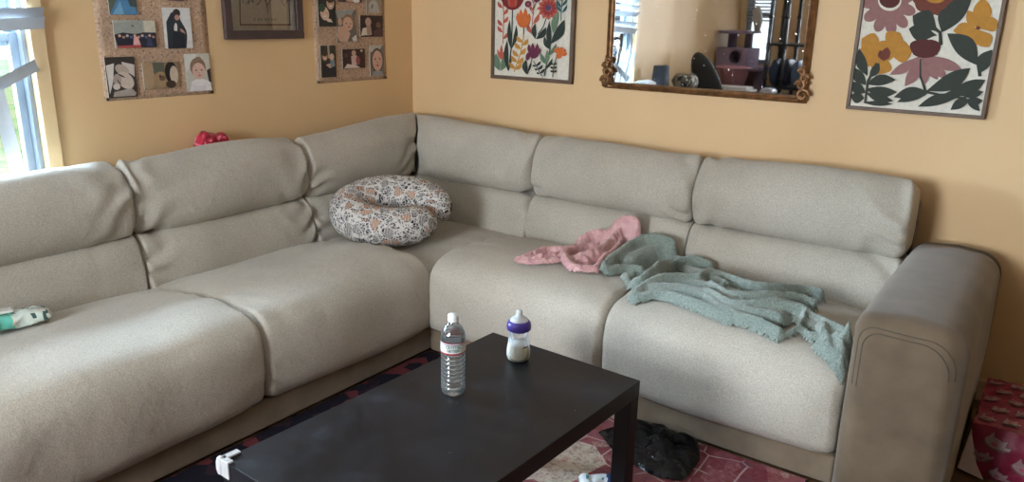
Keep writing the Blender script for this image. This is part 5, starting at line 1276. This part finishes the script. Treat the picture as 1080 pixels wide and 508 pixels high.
    for zz in (.35, zs-.42, zs, 1.8): m = MB(); m.box((xs_[0]-.02, yr-.42, zz-.015), (xs_[2]+.02, yr+.02, zz+.01)); P(m, 'shelf', M['metal_black'], rk)
    w_ = xs_[2]-xs_[0]; cols_ = [(52, 66, 92), (34, 40, 60), (84, 100, 124), (24, 28, 40)]
    for k in range(4):
        mm = MB(); vs, fs = pillowbox(w_*.19, .3, .26, 12, 2.6); cx = xs_[0]+w_*(.14+.24*k); mm.add([(x+cx, y_+yr-.19, z+zs-.42+.15) for x, y_, z in vs], fs); crumple(mm, .010, 18, k)
        zmin = min(v.z for v in mm.v); mm.v = [v+Vector((0, 0, zs-.409-zmin)) for v in mm.v]
        o = settle(mm.build('folded_clothes', flat(cols_[k], .7), smooth=True)); tag(o, ['slate blue', 'navy', 'pale blue', 'near black'][k]+' bundle of clothes on the metal rack in the mirror', 'clothes', 'bundles of clothes on the rack')
    # brick fireplace coloured panel behind, blind of the front window
    root = empty('window_blind', ((F2[0]+F2[1])/2, YF+.03, F2[3]), 'white horizontal blind half lowered over the front window in the mirror', 'blind')
    m = MB(); m.box((F2[0]-.01, YF+.002, F2[3]-.03), (F2[1]+.01, YF+.05, F2[3]+.02)); P(m, 'head_rail', M['slat'], root)
    for k in range(16):
        m = MB(); z = F2[3]-.05-.036*k; m.box((F2[0]+.01, -.018, -.0012), (F2[1]-.01, .018, .0012), None, Matrix.Translation((0, YF+.03, z)) @ Matrix.Rotation(.6, 4, 'X')); P(m, 'slat', M['slat'], root)
far_things()

# ------------------------------------------------------------------ light
w = bpy.data.worlds.new('world'); sc.world = w; w.use_nodes = True
bg = w.node_tree.nodes['Background']; bg.inputs['Color'].default_value = (.82, .91, 1, 1); bg.inputs['Strength'].default_value = 3.0
def area(name, loc, target, sx, sy, e, c):
    l = bpy.data.lights.new(name, 'AREA'); l.shape = 'RECTANGLE'; l.size = sx; l.size_y = sy; l.energy = e; l.color = c
    o = bpy.data.objects.new(name, l); col.objects.link(o); o.location = loc
    o.rotation_euler = (Vector(target)-Vector(loc)).to_track_quat('-Z', 'Y').to_euler(); return o
area('window_daylight', (XW-1.25, .55, 2.0), (-2.2, 1.7, .9), 2.2, 2.0, 2800, (.60, .81, 1))
area('front_fill', (-1.7, YF-.35, 1.6), (-1.5, 2.4, .7), 1.1, 1.25, 235, (.88, .94, 1))  # added fill from behind the camera, shining in through the added opening
area('overhead_fill', (-1.2, .3, ZC-.05), (-1.2, .3, 0), 1.6, 1.6, 5, (.97, .97, 1))  # weak fill added overhead, no fixture hangs there
sc.view_settings.view_transform = 'Standard'; sc.view_settings.look = 'None'; sc.view_settings.exposure = .08
